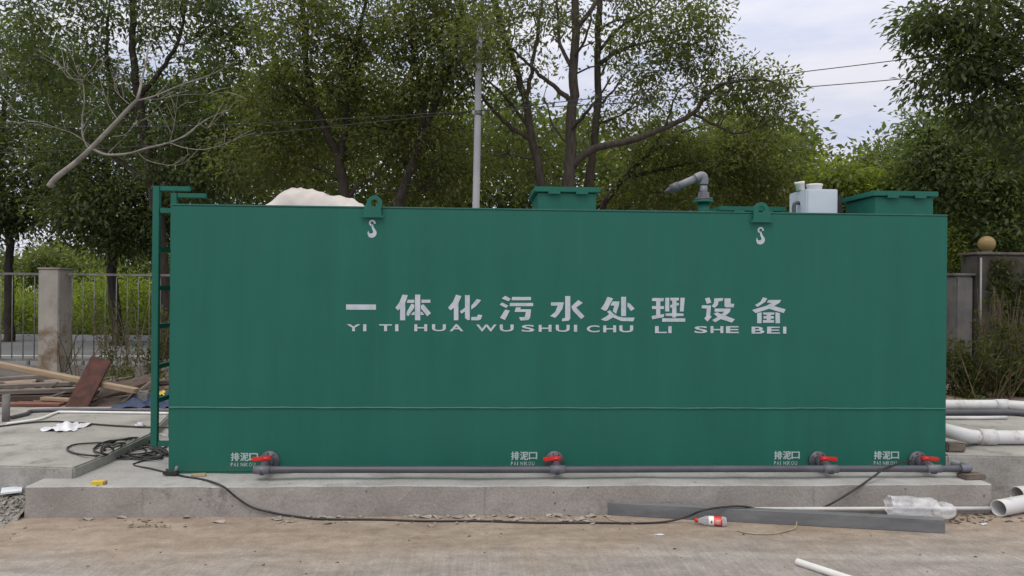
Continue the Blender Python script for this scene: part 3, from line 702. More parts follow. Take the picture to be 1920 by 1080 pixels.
# grey vent pipe on its green flange
YV = .55
p = yp(1319, 378, YV); rp = 7.2 * 6.4 / 1400
vent = thing('vent_pipe', 'grey plastic vent pipe bent downwards, on green flange on tank roof', 'pipe', (p.x, YV, ZT))
pt = yp(1319.5, 328, YV); pe = yp(1262, 353, YV)
b = MB(); b.lathe([(0, .05), (p.z - ZT - .012, .05)], (p.x, YV, ZT), (0, 0, 1)); b.lathe([(p.z - ZT - .011, .082), (p.z - ZT + .01, .082)], (p.x, YV, ZT), (0, 0, 1)); b.build('flange', M['green'], vent)
b = MB(); b.lathe([(0, .078), (.016, .078), (.0165, .05), (.07, .045)], (p.x, YV, p.z + .0115), (0, 0, 1))
for k in range(6):
    a = k * math.pi / 3 + .3; b.lathe([(0, .009), (.03, .009)], (p.x + .064 * math.cos(a), YV + .064 * math.sin(a), p.z), (0, 0, 1), n=8)
b.build('collar', M['gpvc'], vent)
b = MB(); path = [(p.x, YV, p.z + .05), (pt.x, YV, pt.z - .09)] ; b.tube(path, rp, 20); b.build('pipe', M['lpvc'], vent)
d = (pe - pt).normalized()
b = MB(); b.tube(spline([(pt.x, YV, pt.z - .085), (pt.x, YV, pt.z - .03), tuple(pt + d * .022), tuple(pt + d * .08)], 6), rp * 1.18, 20); b.build('elbow', M['lpvc'], vent)
b = MB(); b.tube([pt + d * .075, pe - d * .02], rp, 20); b.build('pipe', M['lpvc'], vent)
b = MB(); b.lathe([(0, rp * 1.2), (.07, rp * 1.2), (.072, rp * .9), (.10, rp * .55), (.13, rp * .25)], pe - d * .05, d, 20); b.build('end_cap', M['gpvc'], vent)

# control cabinet with two tubs
YC = .62
a = yp(1512, 354, YC); c = yp(1571, 354, YC)
cab = thing('control_cabinet', 'pale blue white cabinet on tank roof beneath two white tubs', 'cabinet', ((a.x + c.x) / 2, YC + .18, ZT))
MB().mm((a.x, YC, ZT + .014), (c.x, YC + .36, a.z)).build('body', M['cabinet'], cab, bevel=.006)
MB().mm((a.x + .012, YC - .010, ZT + .03), (c.x - .012, YC - .0005, a.z - .012)).build('door', M['cabinet'], cab, bevel=.003)
el_ = yp(1494, 383, YC + .14)
b = MB(); b.tube(spline([(a.x - .001, YC + .14, el_.z + .01), (a.x - .035, YC + .14, el_.z + .012), (a.x - .05, YC + .14, el_.z - .02), (a.x - .05, YC + .14, ZT + .02)], 5), .017, 12)
b.build('cable_elbow', M['gpvc'], cab)
for (xx, ry, hh, lab) in ((1499, 8.5, 16, 'smaller tilted white tub on the pale cabinet'), (1525, 14, 13, 'wider white tub with rim on the pale cabinet')):
    q_ = yp(xx + 2, 354, YC + .16); rr = ry * 6.7 / 1400; h_ = hh * 6.7 / 1400
    t_ = thing('plastic_tub', lab, 'tub', (q_.x, YC + .16, a.z + .001), 'white tubs on the cabinet')
    ax = (0, 0, 1) if ry > 10 else (-.16, -.05, 1)
    b = MB(); b.lathe([(0, rr * .92), (h_ * .75, rr), (h_ * .76, rr * 1.07), (h_, rr * 1.07), (h_ * 1.02, rr * .98)], (q_.x, YC + .16, a.z + (.001 if ry > 10 else .008)), ax, 24)
    b.build('tub_wall', M['wplastic'], t_)
# dark junction stub right of the cabinet
MBx = MB(); jx = c.x + .06
b = MB(); b.mm((c.x + .02, YC + .1, ZT + .014), (c.x + .09, YC + .2, a.z - .05)); o = b.build('junction_box', M['black'], None, bevel=.008); tag(o, 'small dark junction box between pale cabinet and green hatch', 'box')

# white sacking heaped on the roof
def heap(name, mat, prof, Yc, depth, zbase):
    b = MB(); nxx = 110; nyy = 44; vs = []
    for j in range(nyy):
        v = j / (nyy - 1) * 2 - 1
        for i in range(nxx):
            u = i / (nxx - 1); pxx = prof[0][0] + (prof[-1][0] - prof[0][0]) * u
            hy = np.interp(pxx, [q[0] for q in prof], [q[1] for q in prof])
            P0 = yp(pxx, hy, Yc)
            h = max(0, P0.z - zbase) * max(0, 1 - abs(v) ** 2.4) ** .6
            U_, V_ = u * 14, v * 3
            cr_ = .020 * (.5 - abs(math.sin(U_ * .6 + V_ * 1.3 + .6 * math.sin(V_ * 2)))) + .012 * (.5 - abs(math.sin(U_ * 1.2 - V_ * 1.1 + 1 + .5 * math.sin(U_)))) + .004 * math.sin(U_ * 2.3 + V_ * 3)
            vs.append((P0.x, Yc + v * depth / 2, zbase + max(0.001, h + cr_ * (1 if h > .03 else 0))))
    fs = [(j * nxx + i, j * nxx + i + 1, (j + 1) * nxx + i + 1, (j + 1) * nxx + i) for j in range(nyy - 1) for i in range(nxx - 1)]
    b.add(vs, fs, True)
    return b.build(name, mat)
o = heap('sack_bundle', M['tarp'], [(496, 392), (512, 383), (535, 366), (552, 354), (562, 353), (580, 357), (600, 361), (622, 368), (640, 368), (668, 378), (690, 392)], .75, .7, ZT + .014)
tag(o, 'crumpled white woven sack bundle heaped on the tank roof', 'sacking')

# drain pipe with four valves
YD = -.22
zc = yp(1808, 878.6, YD).z; zl_ = yp(490, 881, YD).z; rd = .0258
xl, xr_ = yp(490, 880, YD).x, yp(1808, 881, YD).x
dp = thing('drain_pipe', 'dark grey plastic drain pipe with four red handled valves along tank foot', 'pipe', (L / 2, YD, PAD_Z))
b = MB(); b.tube([(x, YD, zl_ + (zc - zl_) * (x - xl) / (xr_ - xl) + .0015 * math.sin(x * 1.7)) for x in np.linspace(xl, xr_, 40)], rd, 20); b.build('pipe', M['gpvc'], dp)
xe = xr_ + .01
b = MB(); b.tube(spline([(xr_ - .03, YD, zc), (xr_ + .02, YD, zc), (xr_ + .045, YD + .03, zc), (xr_ + .045, YD + .09, zc)], 6), rd * 1.22, 18); b.build('elbow', M['mpvc'], dp)
b = MB(); b.tube([(xr_ + .045, YD + .08, zc), (xr_ - .02, 1.3, zc + .02)], rd, 16); b.build('pipe', M['lpvc'], dp)
for (xv, side, first) in ((505, -1, True), (1040, -1, False), (1535, 1, False), (1722, 1, False)):
    q_ = yp(xv, 864, -.02); zx = q_.z
    X = q_.x; zv = zl_ + (zc - zl_) * (X - xl) / (xr_ - xl)
    v_ = bpy.data.objects.new('valve', None); col.objects.link(v_); v_.parent = dp; wl = Vector((X, -.02, zx)); v_.location = wl - dp.location
    def vp(b, name, mt, bev=0):
        o = b.build(name, mt, None, bevel=bev); o.parent = v_; o.matrix_parent_inverse = Matrix.Translation(-wl); return o
    b = MB(); b.lathe([(0, .076), (.018, .076), (.019, .05), (.03, .045)], (X, -.001, zx), (0, -1, 0), 28)
    for k in range(8):
        aa = k * math.pi / 4 + .2; b.lathe([(.0, .007), (.026, .007)], (X + .058 * math.cos(aa), -.001, zx + .058 * math.sin(aa)), (0, -1, 0), 6)
    vp(b, 'flange', M['gpvc'])
    YH = -.115; hp_ = yp(xv, 860, YH); zh_ = hp_.z
    b = MB(); b.lathe([(.028, .034), (.04, .042), (.085, .042), (.10, .034)], (X, 0, zx), (0, -1, 0), 20)
    b.tube(spline([(X, -.09, zx), (X, -.17, zx - .004), (X, YD, zx - .03), (X, YD, zv)], 6), .030, 16)
    b.lathe([(0, .018), (max(.02, zh_ - zx), .016)], (X, YH, zx), (0, 0, 1), 12)
    vp(b, 'valve_body', M['gpvc'])
    b = MB(); b.lathe([(0, .027), (.014, .027), (.02, .018)], (X, YH, zh_ - .004), (0, 0, 1), 16)
    b.bar((X - side * .035, YH, zh_ + .004), (X + side * .10, YH - .004, zh_ - .003), .036, .026)
    b.bar((X - side * .034, YH - .001, zh_), (X + side * .02, YH - .002, zh_ - .022), .03, .016)
    vp(b, 'handle', M['red'], .004)
    b = MB(); b.tube([(X - .058, YD, zv), (X + .058, YD, zv)], rd * 1.2, 18)
    vp(b, 'tee_joint', M['mpvc'])
# brick props
def rough_block(name, c, size, mat, label, cat, rz=0, group=None, seed=0):
    b = MB(); b.box((0, 0, 0), size, Matrix.Rotation(rz, 3, 'Z')); 
    o = b.build(name, mat, None, bevel=min(size) * .16, seg=2)
    r_ = random.Random(seed)
    for v in o.data.vertices: v.co += Vector((r_.uniform(-1, 1), r_.uniform(-1, 1), r_.uniform(-1, 1))) * min(size) * .05
    o.location = c; return tag(o, label, cat, group)
q_ = gp(1823, 896, PAD_Z)
zb_ = zc - rd * 1.22
yb_ = YD - .075
rough_block('brick', (xr_ + .04, (yb_ + YD + .03) / 2, (PAD_Z + .006 + zb_) / 2), (.175, YD + .03 - yb_, zb_ - PAD_Z - .005), M['brick'], 'dark brick under the right end of the grey drain pipe', 'brick', .15, 'bricks propping the pipes', 1)

# ================================================================== RIGHT-HAND PIPES
def pipe_thing(name, label, pts, r, mat, n=20, joints=(), cat='pipe'):
    t_ = thing(name, label, cat, tuple(Vector(pts[0])))
    b = MB(); b.tube(pts, r, n); b.build('pipe', mat, t_)
    for (i0, i1) in joints:
        a_, c_ = Vector(i0), Vector(i1)
        MB().tube([a_, c_], r * 1.15, n).build('coupling', mat, t_)
    return t_
P4y = gp(1850, 834, PR).y
z4 = PR + .064
pB = yp(1797, 813, .27); pC = yp(1830, 819, P4y); pDd = yp(1985, 823, P4y)
pts = spline([(L + .01, .75, .53), (L + .05, .52, .515), tuple(pB), (pC.x, P4y, z4 + .004), (pC.x + .3, P4y, z4)], 7) + [Vector((pDd.x + .5, P4y, z4))]
pipe_thing('drain_pipe', 'thick white plastic pipe with elbow, resting on a brick beside tank', pts, .060, M['wpvc'], joints=[((pC.x + .02, P4y, z4 + .003), (pC.x + .16, P4y, z4 + .001))])
bq = gp(1796, 849, PR)
rough_block('brick', (bq.x, bq.y + .06, PR + .0385), (.15, .11, .072), M['brick'], 'brown brick under the elbow of the thick white pipe', 'brick', -.1, 'bricks propping the pipes', 2)
P1 = gp(1830, 769, PR); z1_ = PR + .058
e1 = yp(1893, 757, P1.y)
pipe_thing('drain_pipe', 'thick white plastic pipe furthest back behind the platform, bending right', spline([(P1.x - .8, P1.y, z1_), (P1.x, P1.y, z1_), (e1.x - .1, P1.y, z1_), (e1.x + .05, P1.y - .06, z1_), (e1.x + .5, P1.y - .35, z1_)], 5), .056, M['wpvc'], joints=[((e1.x - .17, P1.y, z1_), (e1.x - .03, P1.y, z1_))])
P2 = gp(1830, 779, PR); e2 = yp(1905, 775, P2.y)
pipe_thing('drain_pipe', 'dark grey plastic pipe between the two thick white pipes', spline([(P2.x - .7, P2.y, PR + .032), (P2.x, P2.y, PR + .032), (e2.x - .1, P2.y, PR + .034), (e2.x + .05, P2.y - .08, PR + .032), (e2.x + .4, P2.y - .45, PR + .032)], 5), .031, M['gpvc'])
P3 = gp(1830, 787, PR); e3 = yp(1890, 783, P3.y)
pipe_thing('conduit', 'thin white conduit lying before the dark grey pipe', [(P3.x - .7, P3.y, PR + .019), (P3.x, P3.y, PR + .019), (e3.x, P3.y + .02, PR + .019)], .018, M['wpvc'], 12)
# pipe offcuts on the ground
def offcut(x0, y0, x1, y1, r, label):
    a_ = gp(x0, y0, r); c_ = gp(x1, y1, r); d_ = (c_ - a_).normalized()
    b = MB(); Ln = .42
    b.lathe([(Ln, r * .90), (0.004, r * .90), (0, r * .93), (0, r * .98), (.004, r), (Ln, r)], a_, d_, 28, caps=False)
    b.lathe([(Ln, r * .9), (Ln, r)], a_, d_, 28, caps=False)
    o = b.build('pipe_offcut', M['wpvc']); return tag(o, label, 'pipe', 'white pipe offcuts by the pad')
offcut(1872, 953, 1925, 943, .061, 'short white pipe offcut lying on the ground, open end forward')
offcut(1906, 927, 1960, 921, .061, 'white pipe offcut behind the front one, cut by the photo edge')
# thin white pipe along the foot of the pad
def foot(x, y):
    u = (x - 45) / (1861 - 45); Y = fl.y + (fr.y - fl.y) * u - .028; return yp(x, y, Y)
a_ = foot(1385, 954.5); c_ = foot(1858, 953)
o = MB().tube([a_, c_], .0135, 12).build('conduit', M['wpvc']); tag(o, 'thin white conduit lying along the foot of the concrete pad', 'pipe')
# white pipe in the foreground
a_ = gp(1494, 1053, .02); c_ = gp(1640, 1101, .02)
d_ = (c_ - a_).normalized()
b = MB(); b.lathe([(.9, .0165), (.003, .0165), (0, .0175), (0, .0195), (.003, .021), (.9, .021)], a_, d_, 20, caps=False)
o = b.build('conduit', M['wplastic']); tag(o, 'short white conduit on the yard nearest the viewer', 'pipe')

# steel box section
bl, br = gp(1140, 966), gp(1772, 1000.5)
tdir = (br - bl).normalized(); side_ = Vector((-tdir.y, tdir.x, 0)); hB, wB, th = .092, .068, .004
Lb = (br - bl).length
beam = thing('steel_beam', 'long grey hollow steel box section lying in front of the concrete pad', 'beam', tuple(bl))
rot = Matrix((tdir, side_, Vector((0, 0, 1)))).transposed()
rot = Matrix(((tdir.x, side_.x, 0), (tdir.y, side_.y, 0), (0, 0, 1)))
b = MB()
prof_o = [(0, .002), (wB, .002), (wB, hB), (0, hB)]; prof_i = [(th, .002 + th), (wB - th, .002 + th), (wB - th, hB - th), (th, hB - th)]
vs = []
for u in (0, Lb):
    for pr in (prof_o, prof_i):
        for (s_, z_) in pr: vs.append(bl + tdir * u + side_ * s_ + Vector((0, 0, z_)))
fs = []
for i in range(4):
    j = (i + 1) % 4
    fs += [(i, j, 8 + j, 8 + i), (4 + j, 4 + i, 12 + i, 12 + j), (j, i, 4 + i, 4 + j), (8 + i, 8 + j, 12 + j, 12 + i)]
b.add(vs, fs); b.build('box_section', M['steel'], beam, bevel=.0012, seg=1)

# plastic film roll over the beam
def film_roll():
    a_ = pd(1666, 958, 5.38); c_ = pd(1792, 961, 5.36); a_.z = c_.z = 0.0
    t_ = (c_ - a_).normalized(); L_ = (c_ - a_).length; sd_ = Vector((-t_.y, t_.x, 0))
    t0 = thing('plastic_wrap', 'crumpled clear plastic film lying behind the end of the steel beam', 'plastic', tuple(a_))
    for (u0, u1, r0, nm, mt, amp) in ((0, .70, .072, 'film', M['film'], .011), (.68, 1.0, .062, 'knot', M['film'], .006)):
        b = MB(); nu, nv = 26, 30; vs = []
        for i in range(nu):
            f_ = i / (nu - 1); u = u0 + (u1 - u0) * f_
            rr = r0 * (1 if nm == 'film' else math.sqrt(max(0.02, 1 - (2 * f_ - 1) ** 2)))
            for j in range(nv):
                an = 2 * math.pi * j / nv
                rj = rr * (1 + amp / r0 * (.7 * math.sin(an * 7 + f_ * 1.2) + .35 * math.sin(an * 4 - f_ * 3) + .22 * math.sin(f_ * 11 + an * 3)))
                z = r0 * 1.0 + .026 + math.sin(an) * rj * (.95) + (.02 if nm == 'film' else 0) * (1 - f_)
                vs.append(a_ + t_ * (u * L_) + sd_ * (math.cos(an) * rj) + Vector((0, 0, max(.004, z))))
        fs = [(i * nv + j, i * nv + (j + 1) % nv, (i + 1) * nv + (j + 1) % nv, (i + 1) * nv + j) for i in range(nu - 1) for j in range(nv)]
        b.add(vs, fs, True); b.build(nm, mt, t0)
film_roll()

# drink bottle
ba, bb = gp(1303, 975, .032), gp(1362, 978, .033)
bd = (bb - ba).normalized(); bl_ = (bb - ba).length
bot = thing('drink_bottle', 'empty clear drink bottle with red cap and red and white label', 'bottle', tuple(ba))
S = bl_ / .235
b = MB(); b.lathe([(.018 * S, .012), (.03 * S, .013), (.05 * S, .022), (.075 * S, .031), (.095 * S, .033), (.14 * S, .032), (.18 * S, .033), (.225 * S, .032), (.235 * S, .025)], ba, bd, 24); b.build('bottle_wall', M['pet'], bot)
b = MB(); b.lathe([(-.002, .013), (.0, .0155), (.020 * S, .0155), (.022 * S, .014)], ba, bd, 18); b.build('cap', M['red'], bot)
lb = MB(); lb.lathe([(.100 * S, .0340), (.140 * S, .0340)], ba, bd, 28, caps=False); lab_ = lb.build('label', M['wplastic'], bot)
lb = MB(); lb.lathe([(.1405 * S, .0342), (.200 * S, .0342)], ba, bd, 28, caps=False); lab2 = lb.build('label', M['red'], bot); lab2['label'] = 'red band with white print'
# marks on the label, curved with it
ub = bd.orthogonal().normalized(); tocam = (CAM - ba); tocam -= bd * tocam.dot(bd); tocam.normalize(); crs = bd.cross(tocam)
def lpt(u, a_, r=.0349): return ba + bd * (u * S) + (tocam * math.cos(a_) + crs * math.sin(a_)) * r
b = MB(); b.add([lpt(.113, .25), lpt(.121, .55), lpt(.129, .25), lpt(.121, -.05)], [(0, 1, 2, 3)]); b.build('emblem', M['black'], bot)
b = MB()
for u in (.150, .160, .170, .180):
    for a0 in (-.25, .0, .25, .5):
        b.add([lpt(u, a0), lpt(u + .0055, a0), lpt(u + .0055, a0 + .17), lpt(u, a0 + .17)], [(0, 1, 2, 3)])
b.build('print', M['wplastic'], bot)

# ================================================================== CABLES
def tube_thing(name, pts, r, mat, label, cat, n=8, sub=6, group=None):
    o = MB().tube(spline(pts, sub), r, n).build(name, mat); return tag(o, label, cat, group)
fy = -.60
def face(x, y):          # point just off the front of the pad
    u = (x - 45) / (1861 - 45); Y = fl.y + (fr.y - fl.y) * u - .012; return yp(x, y, Y)
cz_ = PAD_Z + .012
pts = [gp(312, 880, cz_), gp(340, 892, cz_), gp(385, 900, cz_), gp(418, 912, cz_), face(440, 930), face(470, 950), face(505, 960), gp(545, 967, .01), gp(600, 973, .01), gp(700, 974, .008), gp(800, 977, .008),
       gp(900, 977, .008), gp(1010, 980, .008), gp(1110, 980, .008), gp(1190, 981, .008), gp(1250, 978, .012), gp(1290, 968, .05), gp(1318, 957, .106), gp(1360, 950.5, .106), gp(1398, 950, .104), gp(1450, 960, .03), gp(1520, 958, .012),
       face(1555, 945) + Vector((0, -.01, 0)), face(1600, 918) + Vector((0, -.01, .0)), yp(1640, 892, -.36), yp(1660, 878, -.27), yp(1688, 868, -.19), yp(1708, 864, -.06)]
tube_thing('power_cable', pts, .0075, M['black'], 'long black cable trailing from tank corner across the yard to the rightmost valve', 'cable')
def surf(x, y):          # platform or pad, whichever the pixel lies on
    edge = 876 - (x - 138) * (876 - 813) / 144.0
    return gp(x, y, PL + .012) if (y < edge + 1 and x < 290) else gp(x, y, PAD_Z + .012)
pts = []
rc = random.Random(3)
turns = [(212, 843, 88, 14, .05), (238, 842, 62, 17, .0), (246, 846, 70, 13, .1), (252, 838, 58, 15, -.1), (232, 848, 44, 14, .1), (262, 850, 50, 14, .2), (240, 836, 48, 10, .0), (275, 852, 36, 10, .1)]
for k, (cx, cy, rx, ry, tl) in enumerate(turns):
    for i in range(14):
        a_ = 2 * math.pi * i / 14 + math.pi * 0.2
        x = cx + rx * math.cos(a_) + rc.uniform(-2, 2); y = cy + ry * math.sin(a_) + tl * rx * math.cos(a_) * .3 + rc.uniform(-.8, .8)
        x = min(x, 312)
        p_ = surf(x, y); p_.z += .002 * k + (.006 if abs(y - (876 - (x - 138) * .4375)) < 6 else 0)
        pts.append(p_)
pts += [surf(250, 870), surf(280, 878), surf(309, 885)]
tube_thing('power_cable', pts, .0075, M['black'], 'black cable lying in a loose coil beside the ladder foot', 'cable', sub=3)
pts = [gp(x, y, PL + .011) for x, y in ((-60, 803), (0, 799), (50, 793), (100, 790), (150, 793), (200, 797), (250, 800), (330, 802))]
tube_thing('power_cable', pts, .008, M['black'], 'black cable lying straight across the left platform', 'cable')
pts = [gp(x, y, PL + .014) for x, y in ((12, 795), (55, 789), (80, 784), (105, 774), (120, 772.5), (200, 773.5), (320, 775))]
tube_thing('conduit', pts, .014, M['wplastic'], 'thin white conduit across the back of the left platform', 'pipe', 10)
pts = [gp(x, y, PL + .02) for x, y in ((20, 783), (50, 776), (70, 770), (200, 769), (330, 771))]
tube_thing('drain_pipe', pts, .02, M['gpvc'], 'dark grey pipe behind the thin white conduit on the left platform', 'pipe', 10)
p_ = gp(11, 790, PL)
o = MB().lathe([(0, .035), (.26, .035), (.262, .03)], p_, (0, 0, 1), 14).build('pipe_stub', M['greyst']); tag(o, 'short upright grey pipe stub at the left edge', 'pipe')
# black clamp at the tank corner
p_ = gp(321, 890, PAD_Z + .012)
cl = thing('cable_clamp', 'small black clamp at the lower left corner of the tank', 'clamp', tuple(p_))
MB().box((p_.x, p_.y, p_.z + .014), (.11, .05, .022)).build('jaw', M['black'], cl, bevel=.004)
MB().lathe([(0, .013), (.045, .010)], (p_.x + .03, p_.y, p_.z + .02), (.3, 0, 1), 10).build('screw', M['steel'], cl)

# ================================================================== SMALL LITTER
def flatbox(name, px_, py_, z, size, rz, mat, label, cat):
    p_ = gp(px_, py_, z); b = MB(); b.box((0, 0, size[2] / 2 + .001), size)
    o = b.build(name, mat, None, bevel=min(size) * .08, seg=1); o.location = p_; o.rotation_euler = (0, 0, rz); return tag(o, label, cat)
o = thing('cigarette_packet', 'yellow cardboard packet lying on the pad left of the tank', 'packet', tuple(gp(184, 909, PAD_Z + .006)))
p_ = gp(184, 909, PAD_Z + .006); rz = Matrix.Rotation(.12, 3, 'Z')
b = MB().box(p_ + Vector((0, 0, .015)), (.082, .055, .026), rz); b.build('box', M['yellow'], o, bevel=.002)
b = MB().box(p_ + rz @ Vector((.048, 0, .017)), (.011, .05, .021), rz); b.build('flap', M['wood_new'], o)
flatbox('paper_card', 372, 893, PAD_Z + .006, (.10, .05, .018), .2, M['straw'], 'small pale card at the tank foot beside the clamp', 'card')
flatbox('booklet', 22, 921, .13, (.13, .16, .015), .5, M['paper'], 'pale blue booklet lying on gravel at the left edge', 'booklet')
def crumple(name, px_, py_, z, sx, sy, h, seed, mat, label, cat):
    p_ = gp(px_, py_, z); r_ = random.Random(seed); n_ = 14; vs = []
    ph = [r_.uniform(0, 6.28) for _ in range(6)]
    for j in range(n_):
        for i in range(n_):
            u, v = i / (n_ - 1) * 2 - 1, j / (n_ - 1) * 2 - 1
            rr = 1 - .25 * abs(math.sin(3 * math.atan2(v, u) + ph[0]))
            hh = h * max(0, 1 - (u * u + v * v) * .5) * (.5 + .5 * math.sin(u * 4 + ph[1]) * math.sin(v * 3.4 + ph[2]) + .35 * math.sin(u * 9 + v * 7 + ph[3]))
            vs.append(p_ + Vector((u * sx * rr + .02 * math.sin(v * 5 + ph[4]), v * sy * rr, .004 + max(0, hh))))
    b = MB(); b.add(vs, [(j * n_ + i, j * n_ + i + 1, (j + 1) * n_ + i + 1, (j + 1) * n_ + i) for j in range(n_ - 1) for i in range(n_ - 1)], True)
    o = b.build(name, mat); return tag(o, label, cat)
crumple('plastic_bag', 126, 803, PL, .17, .22, .055, 4, M['bagmat'], 'crumpled white plastic bag on the left platform', 'bag')
crumple('plastic_scrap', 263, 801, PL, .035, .05, .05, 9, M['bagmat'], 'small white plastic scrap beside the ladder on the platform', 'scrap')
crumple('plastic_sheet', 292, 818, PAD_Z, .08, .1, .03, 12, M['film'], 'scrap of clear film lying behind the ladder foot', 'scrap')
crumple('plastic_scrap', 1125, 962, 0, .05, .03, .03, 15, M['bagmat'], 'pale plastic scrap at the left end of the steel beam', 'scrap')
crumple('plastic_scrap', 1845, 984, 0, .02, .02, .008, 16, M['bagmat'], 'tiny white scrap on the yard below the pipe offcut', 'scrap')
crumple('plastic_scrap', 1236, 1004, 0, .018, .014, .008, 18, M['bagmat'], 'tiny white scrap on the bare earth before the beam', 'scrap')
tube_thing('dry_stalk', [gp(1382, 995, .006), gp(1405, 1000, .006), gp(1440, 1001, .008), gp(1468, 997, .01), gp(1490, 990, .012), gp(1494, 978, .05)], .0045, M['straw'], 'pale bent dry stalk lying before the steel beam', 'twig', 6)
tube_thing('dry_stalk', [gp(1128, 958, .008), gp(1140, 971, .008), gp(1150, 976, .006), gp(1190, 983, .006)], .0035, M['straw'], 'thin dry stalk by the open end of the beam', 'twig', 6)

# stones and chips: one mesh of many small angular lumps
def lumps(name, pts, sizes, mat, flat=.6, seed=1):
    r_ = np.random.default_rng(seed); V = []; F = []
    base = np.array([(1, 1, 1), (1, -1, -1), (-1, 1, -1), (-1, -1, 1), (1.2, 0, 0), (-1.2, 0, 0), (0, 1.2, 0), (0, -1.2, 0)], float)
    bm = bmesh.new()
    for q in base[:6]: bm.verts.new(q)
    me0 = bpy.data.meshes.new('hull')
    bm2 = bmesh.new()
    for q in base: bm2.verts.new(q * .6)
    bmesh.ops.convex_hull(bm2, input=bm2.verts)
    bm2.verts.index_update()
    hv = np.array([v.co for v in bm2.verts]); hf = [[v.index for v in f.verts] for f in bm2.faces]
    bm.free(); bm2.free(); bpy.data.meshes.remove(me0)
    for p_, s_ in zip(pts, sizes):
        a_ = r_.uniform(0, 6.28); c, s = math.cos(a_), math.sin(a_)
        v = hv * (1 + r_.uniform(-.35, .35, hv.shape)) * s_ * np.array([r_.uniform(.7, 1.4), r_.uniform(.6, 1), flat * r_.uniform(.6, 1.2)])
        v = v @ np.array([[c, -s, 0], [s, c, 0], [0, 0, 1]])
        bidx = len(V); V += [tuple(np.array(p_) + q + np.array([0, 0, s_ * .2])) for q in v]; F += [[bidx + i for i in f] for f in hf]
    b = MB(); b.add(V, F); return b.build(name, mat)
# gravel bank between pad and platform
gpts = []; gs = []
for i in range(1300):
    x = random.uniform(-150, 58); y = 905 + (random.random() ** .8) * 85
    p_ = gp(x, y, 0)
    if p_.x > fl.x - .03 or p_.y > gp(0, 905, .12).y: continue
    h = max(0, min(.10, (p_.y - (fl.y - .1)) * .5)); gpts.append((p_.x, p_.y, h * random.uniform(.9, 1.05))); gs.append(random.uniform(.007, .024))
o = lumps('gravel', gpts, gs, M['stone'], .8, 3); tag(o, 'loose grey gravel heaped between pad and platform', 'gravel', kind='stuff')
a_, c_ = gp(-150, 975), gp(44, 975)
bw = grid_sheet('gravel_bank', a_.x - .5, fl.x - .005, fl.y - .12, .6, 24, 16, lambda x, y: max(-.01, min(.10, (y - (fl.y - .1)) * .5)) - (.006 if y > fl.y - .06 else .03) + .008 * math.sin(x * 19) * math.sin(y * 23), M['gravelbed']); tag(bw, None, None, kind='structure')
# chips of mortar along the foot of the pad and over the yard
cp = []; cs = []
for i in range(250):
    x = random.choice((random.uniform(120, 1130), random.gauss(560, 90), random.gauss(830, 60), random.gauss(1060, 60))); d0 = abs(random.gauss(0, 1)) * 9
    y = 966 + (x > 700) * -2 + d0; p_ = gp(x, y); u = (p_.x - fl.x) / (fr.x - fl.x); Y = fl.y + (fr.y - fl.y) * u
    if p_.y > Y - .01: p_.y = Y - .012
    cp.append((p_.x, p_.y, 0)); cs.append(random.choice((.005, .006, .008, .010, .014, .020, .032, .045)))
for i in range(110):
    x = random.uniform(1560, 1860); y = random.uniform(962, 980); p_ = gp(x, y); cp.append((p_.x, p_.y, 0)); cs.append(random.uniform(.006, .014))
for i in range(160):
    x = random.uniform(-100, 2000); y = random.uniform(975, 1080); p_ = gp(x, y); cp.append((p_.x, p_.y, 0)); cs.append(random.uniform(.003, .007))
o = lumps('rubble', cp, cs, M['chip'], .28, 5); tag(o, 'flakes of mortar and grit along the foot of the concrete pad', 'rubble', kind='stuff')
cp = []; cs = []
for i in range(60):
    x = random.uniform(-100, 2000); y = random.uniform(975, 1080); p_ = gp(x, y); cp.append((p_.x, p_.y, 0)); cs.append(random.uniform(.005, .013))
for i in range(140):
    x = random.gauss(1790, 60) if i % 2 else random.uniform(1560, 1860); y = random.uniform(962, 982); p_ = gp(x, y); cp.append((p_.x, p_.y, 0)); cs.append(random.uniform(.008, .022))
for i in range(26):
    x = random.gauss(330, 34); y = random.uniform(955, 972); p_ = gp(x, y); cp.append((p_.x, min(p_.y, -.63), random.uniform(0, .05))); cs.append(random.uniform(.008, .02))
o = lumps('litter', cp, cs, M['deadleaf'], .25, 6); tag(o, 'scattered dead leaves and dark bits on the yard', 'litter', kind='stuff')

# ================================================================== TIMBER HEAP (behind the left platform)
def plank(p0, p1, wd, th, mat, label, tilt=0, name='timber_plank', cat='plank'):
    a_, c_ = Vector(p0), Vector(p1); t_ = (c_ - a_); Lp = t_.length; t_.normalize()
    s_ = t_.cross(Vector((0, 0, 1))).normalized(); u_ = s_.cross(t_)
    rot3 = Matrix((t_, s_, u_)).transposed() @ Matrix.Rotation(tilt, 3, 'X')
    b = MB(); b.box((0, 0, 0), (Lp, wd, th)); o = b.build(name, mat, None, bevel=min(th, wd) * .1, seg=1)
    o.matrix_world = Matrix.Translation((a_ + c_) / 2) @ rot3.to_4x4(); return tag(o, label, cat, 'timber heap behind the platform')
dW = 9.0
plank(pd(-30, 678, 8.9), pd(256, 733, 8.6), .09, .06, M['wood_new'], 'long pale timber slanting across the top of the heap')
plank(pd(-60, 727, 9.2), pd(136, 719, 9.2), .16, .05, M['wood_old'], 'grey weathered plank on top of the left stack')
plank(pd(-60, 737, 9.0), pd(140, 731, 9.0), .18, .05, M['wood_old'], 'second grey plank of the left stack, with a pale upper edge')
plank(pd(-60, 748, 8.95), pd(138, 743, 8.95), .18, .06, M['wood_dark'], 'dark plank below the grey ones in the left stack')
plank(pd(-60, 758, 8.9), pd(120, 756, 8.9), .18, .06, M['wood_old'], 'lowest grey plank of the left stack')
